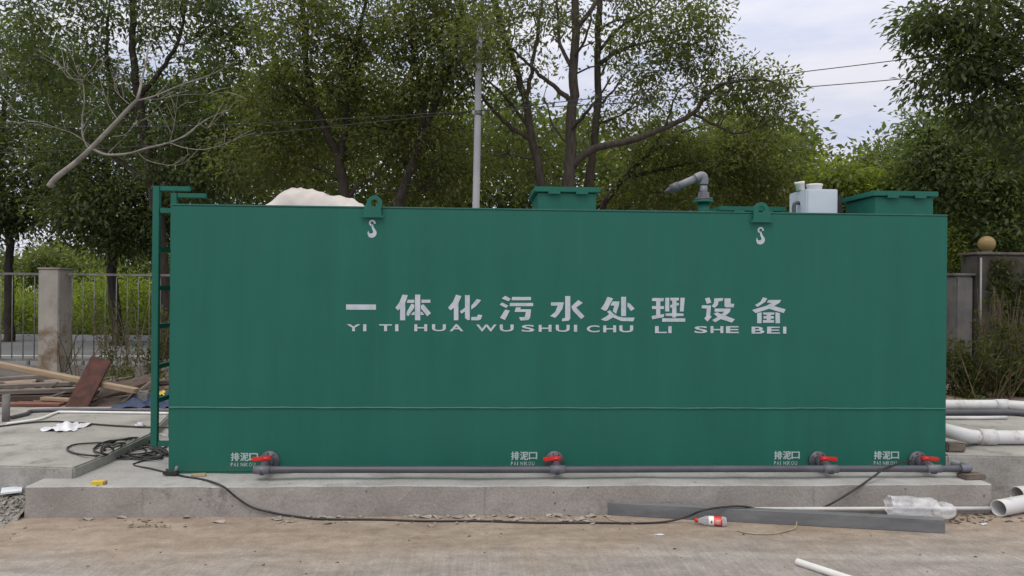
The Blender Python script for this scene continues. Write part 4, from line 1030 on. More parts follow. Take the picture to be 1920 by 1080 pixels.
plank(pd(24, 757, 8.6), pd(122, 757, 8.6), .22, .03, M['wood_red'], 'red brown board flat before the left stack')
plank(pd(80, 747, 8.7), pd(150, 751, 8.6), .08, .04, M['wood_new'], 'short pale offcut beside the foot of the rusty board')
plank(pd(-20, 712, 9.8), pd(120, 703, 9.9), .12, .05, M['wood_old'], 'grey plank low behind the left stack')
plank(pd(150, 722, 9.4), pd(330, 716, 9.3), .12, .05, M['wood_dark'], 'dark plank behind the rusty board')
plank(pd(180, 735, 9.0), pd(335, 742, 9.0), .10, .05, M['wood_dark'], 'dark plank low on the right of the heap')
plank(pd(170, 757, 8.7), pd(275, 720, 8.9), .05, .05, M['wood_dark'], 'thin dark batten slanting up to the right')
plank(pd(215, 765, 8.6), pd(292, 712, 8.8), .05, .04, M['wood_old'], 'thin weathered batten at the right of the heap')
plank(pd(160, 752, 8.8), pd(255, 742, 8.8), .12, .04, M['wood_old'], 'short grey board under the dark battens')
# leaning rusty board
A_, B_, C_, D_ = pd(119, 768, 8.35), pd(162, 768, 8.35), pd(208, 677, 8.75), pd(172, 666, 8.8)
nrm = (B_ - A_).cross(D_ - A_).normalized() * .025
b = MB(); b.hexa([A_ , B_, C_, D_], [p_ - nrm for p_ in (A_, B_, C_, D_)])
o = b.build('rusty_board', M['rust'], None, bevel=.003); tag(o, 'rust red board standing tilted against the timber heap', 'board')
# dark mat draped over the right of the heap
def mat_sheet():
    b = MB(); nx_, ny_ = 22, 12; vs = []
    for j in range(ny_):
        for i in range(nx_):
            u, v = i / (nx_ - 1), j / (ny_ - 1)
            x = 168 + 112 * u + 20 * v - 10; y = 766 - 44 * v - 18 * u * v + 2.5 * math.sin(u * 9 + v * 4) + 1.5 * math.sin(u * 21)
            vs.append(pd(x, y, 8.45 + .75 * v))
    b.add(vs, [(j * nx_ + i, j * nx_ + i + 1, (j + 1) * nx_ + i + 1, (j + 1) * nx_ + i) for j in range(ny_ - 1) for i in range(nx_ - 1)], True)
    o = b.build('woven_mat', M['wood_dark']); tag(o, 'dark brown mat draped over the right of the timber heap', 'mat')
mat_sheet()
rough_block('concrete_block', pd(269, 744, 8.5), (.12, .1, .13), M['greyst'], 'small pale concrete block at the right of the heap', 'block', .3, None, 5)
crumple('tarpaulin', 296, 764, PL - .02, .42, .25, .16, 21, M['blue'], 'dark blue tarpaulin crumpled behind the ladder', 'tarpaulin')
crumple('plastic_bag', 303, 741, .40, .09, .09, .05, 22, M['yellow'], 'yellow plastic bag behind the ladder above the tarpaulin', 'bag')
o = lumps('rubble', [tuple(gp(random.uniform(-80, 330), random.uniform(735, 768), .1) + Vector((0, 0, random.uniform(0, .22)))) for _ in range(160)], [random.uniform(.03, .09) for _ in range(160)], M['wood_dark'], .5, 8)
tag(o, 'dark broken scrap under the timber heap', 'rubble', kind='stuff')

b = MB(); rs_ = random.Random(44)
for i in range(90):
    x = rs_.uniform(60, 320); y = rs_.uniform(712, 764); dd = 8.45 + (766 - y) / 46 * .95
    a_ = pd(x, y, dd); an = rs_.gauss(0, .55); ln = rs_.uniform(.12, .55)
    b.bar(a_, a_ + Vector((math.cos(an) * ln, math.sin(an) * ln * .8, rs_.gauss(0, .10) * ln * 2)), rs_.uniform(.012, .05), rs_.uniform(.008, .025))
o = b.build('splinters', M['wood_old']); tag(o, 'broken battens and splinters strewn over the timber heap', 'splinters', kind='stuff')

# ================================================================== FENCE, PILLAR, WALLS
def fx(px_): return yp(px_, 600, FENCE_Y).x
pl0, pl1 = fx(86), fx(124)
zp = yp(105, 505, FENCE_Y - .25).z
p_ = MB().mm((pl0, FENCE_Y - .25, 0), (pl1, FENCE_Y + .20, zp))
pil = thing('fence_pillar', 'stained concrete fence pillar behind the timber heap', 'pillar', ((pl0 + pl1) / 2, FENCE_Y, 0))
p_.build('shaft', M['pillar'], pil, bevel=.015)
MB().mm((pl0 - .015, FENCE_Y - .265, zp + .001), (pl1 + .015, FENCE_Y + .215, zp + .03)).build('cap', M['pillar'], pil, bevel=.008)
def fence_panel(x0, x1, label):
    t_ = thing('iron_fence', label, 'fence', (x0, FENCE_Y, 0), 'iron fence panels beside the pillar')
    zt = yp(200, 515, FENCE_Y).z; zb = .30
    for z in (zt, zb): MB().mm((x0, FENCE_Y - .02, z - .02), (x1, FENCE_Y + .02, z + .02)).build('rail', M['iron'], t_)
    x = x0 + .1
    while x < x1 - .05:
        MB().tube([(x, FENCE_Y, zb + .0205), (x, FENCE_Y, zt - .0205)], .0095, 6).build('bar', M['iron'], t_); x += .195
    MB().mm((x0, FENCE_Y - .10, 0), (x1, FENCE_Y + .10, .20)).build('plinth', M['greyst'], t_, bevel=.01)
    for xx in np.linspace(x0 + .3, x1 - .3, 4): MB().mm((xx - .02, FENCE_Y - .02, .2005), (xx + .02, FENCE_Y + .02, zb - .0205)).build('foot', M['iron'], t_)
fence_panel(fx(86) - 4.2, fx(86) - .002, 'iron bar fence panel left of the concrete pillar')
fence_panel(fx(124) + .002, fx(124) + 3.8, 'iron bar fence panel between the pillar and the tank')

# right: stepped gate wall with ball
WY = 7.2
def wx(px_, Y=WY): return yp(px_, 600, Y).x
zl, zh = yp(1800, 517, WY).z, yp(1860, 478, WY).z
gw = thing('boundary_wall', 'dark mossy stepped boundary wall with pale coping, right of the tank', 'wall', (wx(1860), WY, 0))
MB().mm((wx(1740), WY + .3, 0), (wx(1790) - .0, WY + .6, zl - .05)).build('low_wall', M['greyst'], gw, bevel=.02)
MB().mm((wx(1791), WY - .02, 0), (wx(1824), WY + .5, zl)).build('post', M['greyst'], gw, bevel=.03)
MB().mm((wx(1786), WY - .06, zl + .001), (wx(1827), WY + .54, zl + .045)).build('post_cap', M['greyst'], gw, bevel=.015)
MB().mm((wx(1825.5), WY - .1, 0), (wx(2250), WY + .4, zh)).build('high_wall', M['oldwall'], gw, bevel=.03)
MB().mm((wx(1822), WY - .13, zh + .001), (wx(2250), WY + .44, zh + .045)).build('coping', M['coping'], gw, bevel=.012)
MB().tube([(wx(1829), WY - .135, .5), (wx(1829), WY - .135, zh - .06)], .016, 8).build('conduit', M['kerb'], gw)
pb = yp(1850, 458, WY + .15); rb = 15.5 * (WY + .15 + 5.85) / 1400
ball = thing('ornamental_ball', 'weathered yellow ball ornament on top of the dark boundary wall', 'ornament', (pb.x, WY + .15, zh + .05))
b = MB(); b.lathe([(0, .09), (.03, .09), (.032, .06), (max(.05, pb.z - zh - .05 - rb * .9), .05)], (pb.x, WY + .15, zh + .051), (0, 0, 1), 20); b.build('foot', M['greyst'], ball)
b = MB(); b.lathe([(rb * -math.cos(math.pi * i / 16), max(.002, rb * math.sin(math.pi * i / 16))) for i in range(17)], (pb.x, WY + .15, max(pb.z, zh + .06 + rb)), (0, 0, 1), 28); b.build('ball', M['gold'], ball)

# utility pole
PD = 11.4
pbx = pd(893, 600, PD)
pole = thing('utility_pole', 'slim pale concrete utility pole rising among the trees', 'pole', (pbx.x, pbx.y, 0))
b = MB(); b.tube([(pbx.x - .04, pbx.y, 0), tuple(pd(892.5, 390, PD)), tuple(pd(898, 100, PD)), tuple(pd(899.5, 50, PD))], [.075, .055, .047, .044], 16); b.build('shaft', M['polemat'], pole)
za = pd(897, 214, PD)
b = MB(); b.tube([(za.x, za.y, za.z - .018), (za.x, za.y, za.z + .018)], .056, 16); b.build('band', M['iron'], pole)
for s_ in (-.075, .075):
    b = MB(); b.lathe([(0, .012), (.02, .024), (.03, .016), (.05, .024), (.065, .01)], (za.x + s_, za.y - .04, za.z - .02), (0, 0, 1), 12); b.build('insulator', M['kerb'], pole)
def wire(pts, label): return tube_thing('overhead_wire', pts, .0065, M['wire'], label, 'wire', 6, 8, 'overhead wires')
wl1 = Vector((za.x - .075, za.y - .04, za.z + .035)); wl2 = Vector((za.x + .075, za.y - .04, za.z + .05))
wire([pd(-80, 240, 12.4), pd(240, 238, 12.1), pd(480, 231.5, 11.8), wl1, pd(1250, 187.5, 11.2), pd(1480, 166, 11.1), pd(1690, 148, 11), pd(2050, 112, 10.8)], 'lower of the two overhead wires crossing the sky')
wire([pd(-80, 290, 12.2), pd(240, 276, 12), pd(480, 252, 11.7), wl2, pd(1300, 163, 11.1), pd(1480, 138, 11), pd(1690, 112, 10.9), pd(2050, 64, 10.7)], 'upper of the two overhead wires crossing the sky')

# ================================================================== TREES
def quick_mesh(name, V, F, nv, mat, parent=None, tint=None):
    """V (n,3); F (m,nv) uniform polygons."""
    me = bpy.data.meshes.new(name)
    V = np.ascontiguousarray(V, dtype=np.float32); F = np.ascontiguousarray(F, dtype=np.int32)
    me.vertices.add(len(V)); me.vertices.foreach_set('co', V.ravel())
    me.loops.add(F.size); me.loops.foreach_set('vertex_index', F.ravel())
    me.polygons.add(len(F)); me.polygons.foreach_set('loop_start', np.arange(0, F.size, nv, dtype=np.int32))
    me.polygons.foreach_set('loop_total', np.full(len(F), nv, dtype=np.int32))
    me.update(calc_edges=True)
    if tint is not None:
        at = me.attributes.new('tint', 'FLOAT', 'FACE'); at.data.foreach_set('value', np.ascontiguousarray(tint, dtype=np.float32))
    return link(name, me, mat, parent)
def norm(a): return a / np.maximum(np.linalg.norm(a, axis=-1, keepdims=True), 1e-9)
def leaves(C, Dr, size, rg, wratio=.42, tint=None):
    """leaf blades folded along the midrib; C base points, Dr directions."""
    n_ = len(C); Dr = norm(Dr)
    upv = norm(np.array([0, 0, 1.0]) + rg.normal(0, .55, (n_, 3)))
    sd_ = norm(np.cross(Dr, upv)); nr = np.cross(sd_, Dr)
    s_ = size * rg.uniform(.65, 1.25, (n_, 1)); w_ = s_ * wratio / 2
    base = C; tip = C + Dr * s_ - nr * s_ * .10; mid_ = C + Dr * s_ * .48
    l_ = mid_ + sd_ * w_ + nr * w_ * .35; r_ = mid_ - sd_ * w_ + nr * w_ * .35
    V = np.stack([base, l_, tip, r_], 1).reshape(-1, 3)
    idx = np.arange(n_)[:, None] * 4
    F = np.concatenate([idx + np.array([0, 2, 1]), idx + np.array([0, 3, 2])], 1).reshape(-1, 3)
    if tint is None: tint = rg.beta(2, 2.6, n_)
    return V, F, np.repeat(tint, 2)
def tree(name, label, d, stems, blobs, leaf=.105, per=34, lm='camphor', bm_='bark', seed=1, spread=.155, ground=True, group='trees behind the tank', sq=.8, wr=.42, cat='tree', dens=1.0):
    """stems: (list of (px,py[,ddepth]), r0, r1); blobs: (px,py,rx,ry,count[,ddepth,rdepth])"""
    rg = np.random.default_rng(seed); rr = random.Random(seed)
    tb = MB(); SK = []; SR = []
    px0 = stems[0][0][0]
    root = pd(px0[0], px0[1], d); root.z = 0
    t_ = thing(name, label, cat, tuple(root), group)
    for k, (pp, r0, r1) in enumerate(stems):
        P3 = [pd(q[0], q[1], d + (q[2] if len(q) > 2 else 0)) for q in pp]
        if k == 0 and ground:
            g0 = Vector((P3[0].x, P3[0].y, -.05)); P3 = [g0] + P3
        S_ = spline(P3, 5); n_ = len(S_)
        for q in range(1, n_ - 1): S_[q] += Vector((rr.gauss(0, .012), rr.gauss(0, .012), 0))
        rs = [r0 + (r1 - r0) * (i / (n_ - 1)) ** .8 for i in range(n_)]
        if k == 0 and ground: rs[0] *= 1.35
        tb.tube(S_, rs, 9)
        SK += [tuple(s) for s in S_]; SR += rs
    SKa = np.array(SK); SRa = np.array(SR); ns = len(SKa)
    cap = ns + 4 * sum(int(b_[4]) for b_ in blobs) + 10
    A = np.zeros((cap, 3)); A[:ns] = SKa; Ra = np.zeros(cap); Ra[:ns] = SRa
    cl = []
    for b_ in blobs:
        px_, py_, rx, ry, cnt = b_[:5]; dd = b_[5] if len(b_) > 5 else 0
        c_ = np.array(pd(px_, py_, d + dd)); mx_ = (d + dd) / FPX; rdp = b_[6] if len(b_) > 6 else max(.6, (rx + ry) / 2 * mx_ * sq)
        cnt = cnt * (.38 if py_ < 0 else .80 if py_ < 200 else .85 if py_ < 260 else .95) * dens
        for _ in range(int(cnt)):
            q = norm(rg.normal(size=3)) * rg.uniform(.05, 1) ** .45
            cl.append(c_ + np.array(RT) * q[0] * rx * mx_ + np.array(UP) * q[1] * ry * mx_ + np.array(FW) * q[2] * rdp)
    cl = np.array(cl)
    cl = cl[cl[:, 2] > .25]
    d0 = np.array([np.min(np.linalg.norm(SKa - c_, axis=1)) for c_ in cl])
    LC = []; LD = []; LT = []
    for ci in np.argsort(d0):
        c_ = cl[ci]
        dist = np.linalg.norm(A[:ns] - c_, axis=1)
        cost = dist + .9 * np.maximum(0, A[:ns, 2] - c_[2] + .15) + np.where(Ra[:ns] < .006, .5, 0)
        j = int(np.argmin(cost)); s_ = A[j]; ln = dist[j]
        side = norm(rg.normal(size=3)) * ln * .12
        p1 = s_ + (c_ - s_) * .35 + side + np.array([0, 0, ln * .05]); p2 = s_ + (c_ - s_) * .7 + side * .6 + np.array([0, 0, ln * .06])
        rb_ = min(Ra[j] * .75, .006 + .014 * ln); rb_ = max(rb_, .004)
        tb.tube([s_, p1, p2, c_], [rb_, rb_ * .8, rb_ * .6, .003], 5, caps=False)
        for q, r_ in ((p1, rb_ * .8), (p2, rb_ * .6), (c_, .005)):
            A[ns] = q; Ra[ns] = r_; ns += 1
        ax = norm(c_ - p2); m_ = max(4, int(per * rg.uniform(.45, 1.35)))
        tt = rg.uniform(-1.2, .5, (m_, 1)); off = np.clip(rg.normal(0, spread, (m_, 3)), -1.9 * spread, 1.9 * spread); off[:, 2] *= .72
        pos = c_ + ax * tt * spread * 1.3 + off
        LC.append(pos); LD.append(off / spread * .55 + ax * .5 + rg.normal(0, .45, (m_, 3)) + np.array([0, 0, -.45]))
        ct = rg.normal(0, .17); LT.append(np.clip(.42 + (rg.beta(2, 2.6, m_) - .42) * .6 + ct, 0, 1))
    V, F, T = leaves(np.concatenate(LC), np.concatenate(LD), leaf, rg, wr, np.concatenate(LT))
    tb.build('trunk', M[bm_], t_)
    quick_mesh('crown', V, F, 3, M[lm], t_, T)
    return t_
TD = 12.6
# central group (nearest the tank)
tree('camphor_tree', 'tallest camphor tree with upright trunk and long limb reaching right', TD, [
    ([(1062, 420), (1066, 345), (1072, 250), (1074, 160), (1078, 60), (1076, -60), (1080, -220)], .135, .05),
    ([(1072, 312), (1110, 280), (1180, 264), (1250, 238), (1300, 212), (1322, 180), (1360, 156), (1430, 150), (1478, 165)], .075, .014),
    ([(1300, 212), (1340, 235), (1385, 250), (1420, 240)], .03, .01),
    ([(1074, 190), (1050, 172), (1012, 140), (975, 105), (940, 70, .5)], .055, .014),
    ([(1075, 60), (1110, 15), (1140, -40, .4), (1160, -120, .6)], .05, .02),
    ([(1073, 130), (1050, 80, .3), (1046, 20, .5), (1040, -60, .7)], .04, .015), ([(1074, 110), (1100, 70, -.4), (1108, 20, -.6)], .03, .012),
    ([(1250, 238), (1262, 190, -.2), (1290, 150, -.3)], .025, .008), ([(1322, 180), (1330, 130, .2), (1345, 100, .3)], .02, .006), ([(1360, 156), (1400, 120, .1), (1425, 95, .2)], .016, .005), ([(1072, 280), (1040, 240, .5), (1020, 180, .8)], .03, .01),
    ([(1072, 245), (1095, 215, -.4), (1120, 185, -.6), (1150, 140, -.8)], .04, .012)],
    [(1385, 150, 95, 62, 62, 0, .9), (1440, 170, 55, 55, 42, 0, .8), (1320, 120, 60, 40, 20, 0, .8), (1290, 60, 70, 55, 66, .2, 1.0), (1240, 20, 100, 60, 75, .2, 1.2), (1200, 110, 80, 60, 42, .5, 1.2), (1130, -40, 190, 110, 130, 0, 2.0), (1010, 60, 110, 70, 46, .3, 1.3), (1440, 225, 60, 30, 26, 0, .7), (1300, 30, 40, 40, 26, 0, .7), (1340, 195, 70, 35, 26, .4, .7)],
    seed=11, bm_='bark_mid', leaf=.10, dens=.74)
tree('camphor_tree', 'slender camphor trunk just right of the tallest trunk', TD + .9, [
    ([(1108, 420), (1105, 345), (1112, 270), (1122, 180), (1120, 80), (1128, -30), (1140, -160)], .10, .045),
    ([(1122, 120), (1160, 96), (1210, 80), (1256, 72)], .05, .012),
    ([(1118, 200), (1150, 170), (1170, 140)], .03, .01), ([(1120, 100), (1165, 50), (1215, 20), (1260, -20)], .035, .012), ([(1116, 235), (1165, 215), (1210, 190)], .026, .008), ([(1122, 150), (1140, 110), (1150, 60)], .028, .01),
    ([(1120, 60), (1150, 40), (1190, 35)], .03, .01)],
    [(1200, 200, 80, 60, 60, .4, 1.2), (1230, 120, 70, 60, 42, 0, 1.2), (1170, 60, 90, 60, 42, .4, 1.2), (1150, -80, 170, 90, 90, .4, 1.8), (1120, 230, 60, 50, 30, .6, .9)], seed=12, bm_='bark_mid', leaf=.10, dens=.66)
tree('camphor_tree', 'camphor tree with trunks fanning up left behind the first roof hatch', TD + .3, [
    ([(1032, 420), (1015, 350), (1000, 265), (982, 180), (955, 90), (930, 20), (905, -80)], .10, .04),
    ([(1000, 262), (960, 240), (920, 200), (880, 150), (862, 100)], .05, .015),
    ([(985, 190), (1000, 120), (1010, 40), (1030, -60)], .045, .02),
    ([(990, 240), (955, 190), (925, 160), (900, 140)], .035, .012)],
    [(890, 60, 60, 50, 40, -1.7, .5), (905, 105, 40, 25, 12, -1.7, .4), (900, 40, 110, 70, 105, 0, 1.6), (860, 110, 80, 60, 56, -.3, 1.2), (960, -60, 170, 90, 115, 0, 1.8), (940, 130, 70, 50, 24, .6, 1.2), (1010, 300, 60, 55, 34, .8, 1.0), (950, 300, 60, 60, 34, .8, .9), (985, 200, 70, 50, 18, .5, 1.0)], seed=13, bm_='bark_mid', leaf=.095, dens=.85)
tree('camphor_tree', 'dark camphor tree with forked trunk behind the white sacking', TD + .5, [
    ([(665, 420), (650, 375), (632, 290), (605, 232), (588, 190), (575, 120), (570, 40), (560, -60)], .115, .04),
    ([(640, 300), (648, 235), (655, 170), (670, 90), (690, -20)], .07, .025),
    ([(606, 235), (570, 190), (530, 160), (490, 130)], .04, .012),
    ([(655, 370), (680, 340), (705, 330), (725, 290)], .04, .012)],
    [(570, 60, 110, 80, 130, 0, 1.6), (660, 40, 110, 80, 125, .3, 1.6), (610, 160, 120, 70, 115, .3, 1.5), (520, 200, 90, 80, 80, .3, 1.3), (690, 190, 90, 70, 74, .4, 1.4), (600, 290, 120, 70, 84, .9, 1.4), (480, 300, 80, 70, 64, .5, 1.2), (620, -80, 220, 90, 140, 0, 2.0), (540, 270, 70, 60, 40, .2, 1.0)], seed=14, lm='olive', leaf=.095, per=40)
tree('camphor_tree', 'leaning camphor tree just left of the utility pole', TD + .2, [
    ([(745, 420), (752, 365), (780, 290), (800, 235), (818, 190), (842, 130), (858, 60), (870, -60)], .10, .035),
    ([(798, 240), (790, 170), (775, 90), (770, -10)], .055, .022),
    ([(812, 200), (850, 185), (880, 160)], .035, .012)],
    [(780, 60, 100, 80, 130, 0, 1.5), (840, 150, 70, 60, 66, 0, 1.1), (760, 180, 80, 70, 84, .2, 1.3), (820, 280, 90, 60, 84, .6, 1.3), (720, 270, 80, 60, 66, .6, 1.2), (840, 20, 80, 60, 66, 0, 1.3), (780, -90, 170, 80, 110, 0, 1.8), (850, 340, 60, 45, 40, .8, .9), (760, 350, 70, 40, 40, .9, .9)], seed=15, lm='olive', leaf=.095, per=40)
tree('camphor_tree', 'low spreading tree behind the grey vent pipe', TD + 2.6, [
    ([(1128, 420), (1145, 365), (1185, 320), (1225, 275), (1250, 230)], .09, .03),
    ([(1170, 335), (1230, 320), (1300, 305), (1370, 290)], .05, .015),
    ([(1215, 290), (1280, 250), (1340, 230)], .04, .012)],
    [(1240, 270, 90, 50, 85, 0, 1.3), (1340, 290, 100, 55, 110, 0, 1.4), (1420, 300, 70, 55, 80, 0, 1.2), (1260, 350, 130, 45, 110, 0, 1.4), (1400, 365, 90, 40, 80, .3, 1.2), (1470, 340, 50, 60, 50, .5, 1.0), (1180, 370, 60, 35, 30, .2, .9), (1400, 250, 60, 35, 40, .2, 1.0)], seed=16, lm='olive')
# left trees
tree('broadleaf_tree', 'dark tree with thick trunk just left of the tank behind the fence', TD + 2.2, [
    ([(307, 600), (305, 520), (298, 420), (282, 330), (268, 230), (252, 130), (250, 40), (252, -80)], .15, .05),
    ([(268, 225), (215, 160), (200, 90), (205, 10)], .06, .02),
    ([(262, 180), (310, 120), (340, 60), (350, -20)], .06, .02),
    ([(285, 340), (340, 290), (400, 260), (450, 250)], .06, .02),
    ([(285, 345), (220, 300), (170, 262), (130, 240)], .06, .02)],
    [(110, 20, 130, 70, 70, 0, 1.7), (250, 20, 120, 80, 70, 0, 1.7), (370, 50, 110, 80, 95, 0, 1.7), (440, 140, 80, 80, 80, 0, 1.5), (455, 40, 70, 60, 60, 0, 1.4), (150, 150, 130, 60, 95, .3, 1.6), (330, 180, 100, 50, 60, .3, 1.5), (230, 240, 150, 50, 110, .5, 1.6), (370, 270, 110, 50, 90, .3, 1.4), (420, 330, 90, 50, 80, .2, 1.3), (240, -90, 260, 80, 110, 0, 2.0), (340, 340, 80, 35, 45, .4, 1.1), (60, 100, 90, 60, 60, 0, 1.4)], seed=21, lm='deep', leaf=.12)
tree('broadleaf_tree', 'dark tree with forked trunk at the left edge beyond the road', 21.5, [
    ([(18, 632), (17, 560), (16, 500), (18, 445), (8, 380), (0, 300), (10, 180)], .17, .06),
    ([(18, 445), (50, 400), (70, 330), (75, 250)], .08, .03),
    ([(14, 430), (-20, 360), (-50, 280)], .08, .03)],
    [(20, 300, 120, 70, 110, 0, 2.4), (-40, 210, 110, 90, 90, 0, 2.4), (90, 200, 110, 90, 100, 0, 2.4), (30, 385, 110, 40, 80, 0, 2.0), (40, 90, 140, 80, 100, 0, 2.4), (-60, 380, 90, 60, 60, 0, 1.8), (110, 330, 60, 60, 45, 0, 1.6), (0, 420, 60, 18, 25, 0, 1.2)], seed=22, lm='deep', leaf=.16, dens=1.3, spread=.27, group='trees beyond the road')
tree('broadleaf_tree', 'dark tree with short straight trunk beyond the road, seen through fence', 20.5, [
    ([(222, 634), (216, 580), (210, 510), (212, 450), (205, 380), (200, 300), (205, 180)], .20, .06),
    ([(212, 455), (250, 420), (285, 370), (300, 300)], .09, .03),
    ([(211, 460), (170, 420), (140, 380), (120, 320)], .09, .03)],
    [(210, 390, 105, 60, 130, 0, 2.3), (200, 300, 130, 80, 140, 0, 2.5), (280, 420, 70, 40, 60, 0, 1.8), (140, 400, 55, 50, 55, 0, 1.7), (210, 200, 150, 90, 120, 0, 2.6), (230, 455, 80, 22, 45, 0, 1.5), (320, 330, 90, 70, 80, 0, 2.0)], seed=23, lm='deep', leaf=.16, dens=1.25, spread=.27, group='trees beyond the road')
# right trees
tree('broadleaf_tree', 'big dark tree overhanging the top right corner', 10.6, [
    ([(2010, 520), (2000, 380), (1985, 250), (1960, 140), (1930, 30), (1920, -100)], .16, .06),
    ([(1985, 250), (1930, 190), (1870, 150), (1800, 130)], .06, .015),
    ([(1960, 150), (1890, 90), (1820, 50), (1760, 40)], .06, .015),
    ([(1930, 40), (1860, -10), (1790, -40)], .05, .015)],
    [(1850, 40, 130, 80, 170, 0, 1.5), (1760, 30, 70, 40, 52, 0, 1.0), (1800, 115, 90, 60, 84, 0, 1.1), (1880, 150, 90, 90, 130, 0, 1.3), (1770, 150, 50, 25, 20, 0, .6), (1840, 225, 60, 45, 50, 0, .9), (1950, 250, 55, 80, 60, 0, 1.0), (1850, -70, 160, 70, 110, 0, 1.6), (2020, 100, 100, 150, 110, 0, 1.5), (1720, 40, 30, 22, 12, 0, .5)], seed=31, lm='deep', leaf=.115, per=34, dens=.72, group='trees right of the tank')
tree('broadleaf_tree', 'dense dark tree standing behind the boundary wall', 15.0, [
    ([(1880, 560), (1876, 480), (1870, 400), (1860, 310), (1850, 240)], .16, .05),
    ([(1870, 400), (1800, 340), (1750, 290), (1720, 250)], .07, .02),
    ([(1868, 390), (1930, 330), (1960, 280)], .07, .02)],
    [(1760, 270, 80, 65, 100, 0, 1.6), (1850, 270, 90, 70, 120, 0, 1.7), (1800, 350, 110, 60, 130, 0, 1.7), (1900, 360, 100, 70, 130, 0, 1.7), (1840, 440, 100, 50, 95, 0, 1.5), (1960, 440, 80, 60, 80, 0, 1.5), (1700, 310, 40, 45, 30, 0, 1.0), (1730, 220, 45, 30, 20, 0, .8)], seed=32, lm='mid', leaf=.13, spread=.2, group='trees right of the tank')
tree('broadleaf_tree', 'distant green tree low on the skyline left of the dense dark tree', 24.0, [
    ([(1680, 560), (1676, 440), (1672, 360), (1668, 290)], .16, .05), ([(1674, 400), (1640, 340), (1625, 310)], .07, .02), ([(1673, 380), (1710, 330), (1720, 300)], .06, .02)],
    [(1665, 290, 45, 30, 42, 0, 1.6), (1640, 350, 70, 50, 85, 0, 2.0), (1710, 350, 60, 50, 70, 0, 1.8), (1580, 350, 60, 45, 75, 0, 1.8)], seed=33, lm='wood_far', leaf=.16, spread=.26, group='trees right of the tank')
tree('shrub', 'bright yellow green shrub showing behind the pale cabinet', 16.0, [
    ([(1590, 520), (1590, 430), (1580, 380), (1560, 340)], .07, .02), ([(1590, 440), (1640, 380), (1680, 350)], .05, .015)],
    [(1560, 335, 55, 28, 50, 0, 1.0), (1640, 350, 60, 28, 55, 0, 1.0), (1690, 355, 45, 30, 42, 0, .9), (1600, 390, 130, 40, 80, 0, 1.2), (1530, 365, 35, 40, 30, 0, .8)], seed=34, lm='bright', leaf=.15, spread=.2, per=30, group='trees right of the tank', cat='shrub')
tree('shrub', 'small bright shrub rising behind the low wall at the right end of the tank', 14.3, [
    ([(1785, 640), (1788, 560), (1792, 500), (1795, 470)], .03, .008)],
    [(1795, 470, 20, 22, 16, 0, .35), (1790, 500, 22, 25, 18, 0, .35), (1772, 445, 25, 35, 16, 0, .4)], seed=35, lm='bright', leaf=.10, spread=.10, per=22, group='trees right of the tank', cat='shrub')
tree('broadleaf_tree', 'small distant tree on the field seen left above the fence', 34.0, [
    ([(88, 560), (88, 520), (88, 480)], .10, .04)], [(88, 490, 40, 28, 60, 0, 1.6), (70, 510, 40, 18, 30, 0, 1.4), (150, 495, 60, 20, 40, 0, 1.5)], seed=36, lm='wood_far', leaf=.2, spread=.3, group='trees beyond the road')

# a far wood that closes the view
def woodland():
    rg = np.random.default_rng(77); C = []; T = []
    for k in range(6800):
        px_ = rg.uniform(330, 2150); dd = rg.uniform(21, 30)
        prof = np.interp(px_, [330, 420, 480, 900, 1200, 1300, 1400, 1470, 1520, 1560, 1650, 1750, 1850, 2150], [175, 165, 150, 190, 280, 250, 235, 245, 285, 320, 330, 290, 230, 200])
        top = prof + 18 * math.sin(px_ * .045) + 10 * math.sin(px_ * .11 + 1)
        y = top + (560 - top) * rg.uniform(0, 1) ** 1.15
        c_ = np.array(pd(px_, y, dd)); m_ = 15
        off = rg.normal(0, .34, (m_, 3)); C.append(np.concatenate([c_ + off, off], 1)); T.append(np.clip(rg.beta(2, 3, m_) + rg.normal(0, .13), 0, 1))
    C = np.concatenate(C); V, F, Tt = leaves(C[:, :3], C[:, 3:] + rg.normal(0, .3, (len(C), 3)) + np.array([0, 0, -.15]), .26, rg, .5, np.concatenate(T))
    o = quick_mesh('woodland', V, F, 3, M['wood_far'], None, Tt); tag(o, 'dense green wood closing the view behind the row of trees', 'woodland', kind='stuff')
woodland()
def hedge():
    rg = np.random.default_rng(79); C = []; T = []
    for k in range(1300):
        px_ = rg.uniform(-320, 420); dd = rg.uniform(40, 46)
        top = np.interp(px_, [-320, -60, 10, 45, 70, 130, 180, 240, 300, 420], [450, 470, 490, 502, 470, 462, 478, 470, 455, 440]) + 5 * math.sin(px_ * .13)
        c_ = np.array(pd(px_, top + (535 - top) * rg.uniform(0, 1), dd)); off = rg.normal(0, .36, (13, 3)); C.append(np.concatenate([c_ + off, off], 1)); T.append(np.clip(rg.beta(2, 3, 13) + rg.normal(0, .13), 0, 1))
    C = np.concatenate(C); V, F, Tt = leaves(C[:, :3], C[:, 3:] + rg.normal(0, .3, (len(C), 3)), .34, rg, .5, np.concatenate(T))
    o = quick_mesh('hedge', V, F, 3, M['wood_far'], None, Tt); tag(o, 'distant line of bushes closing the field at the left', 'hedge', kind='stuff')
hedge()

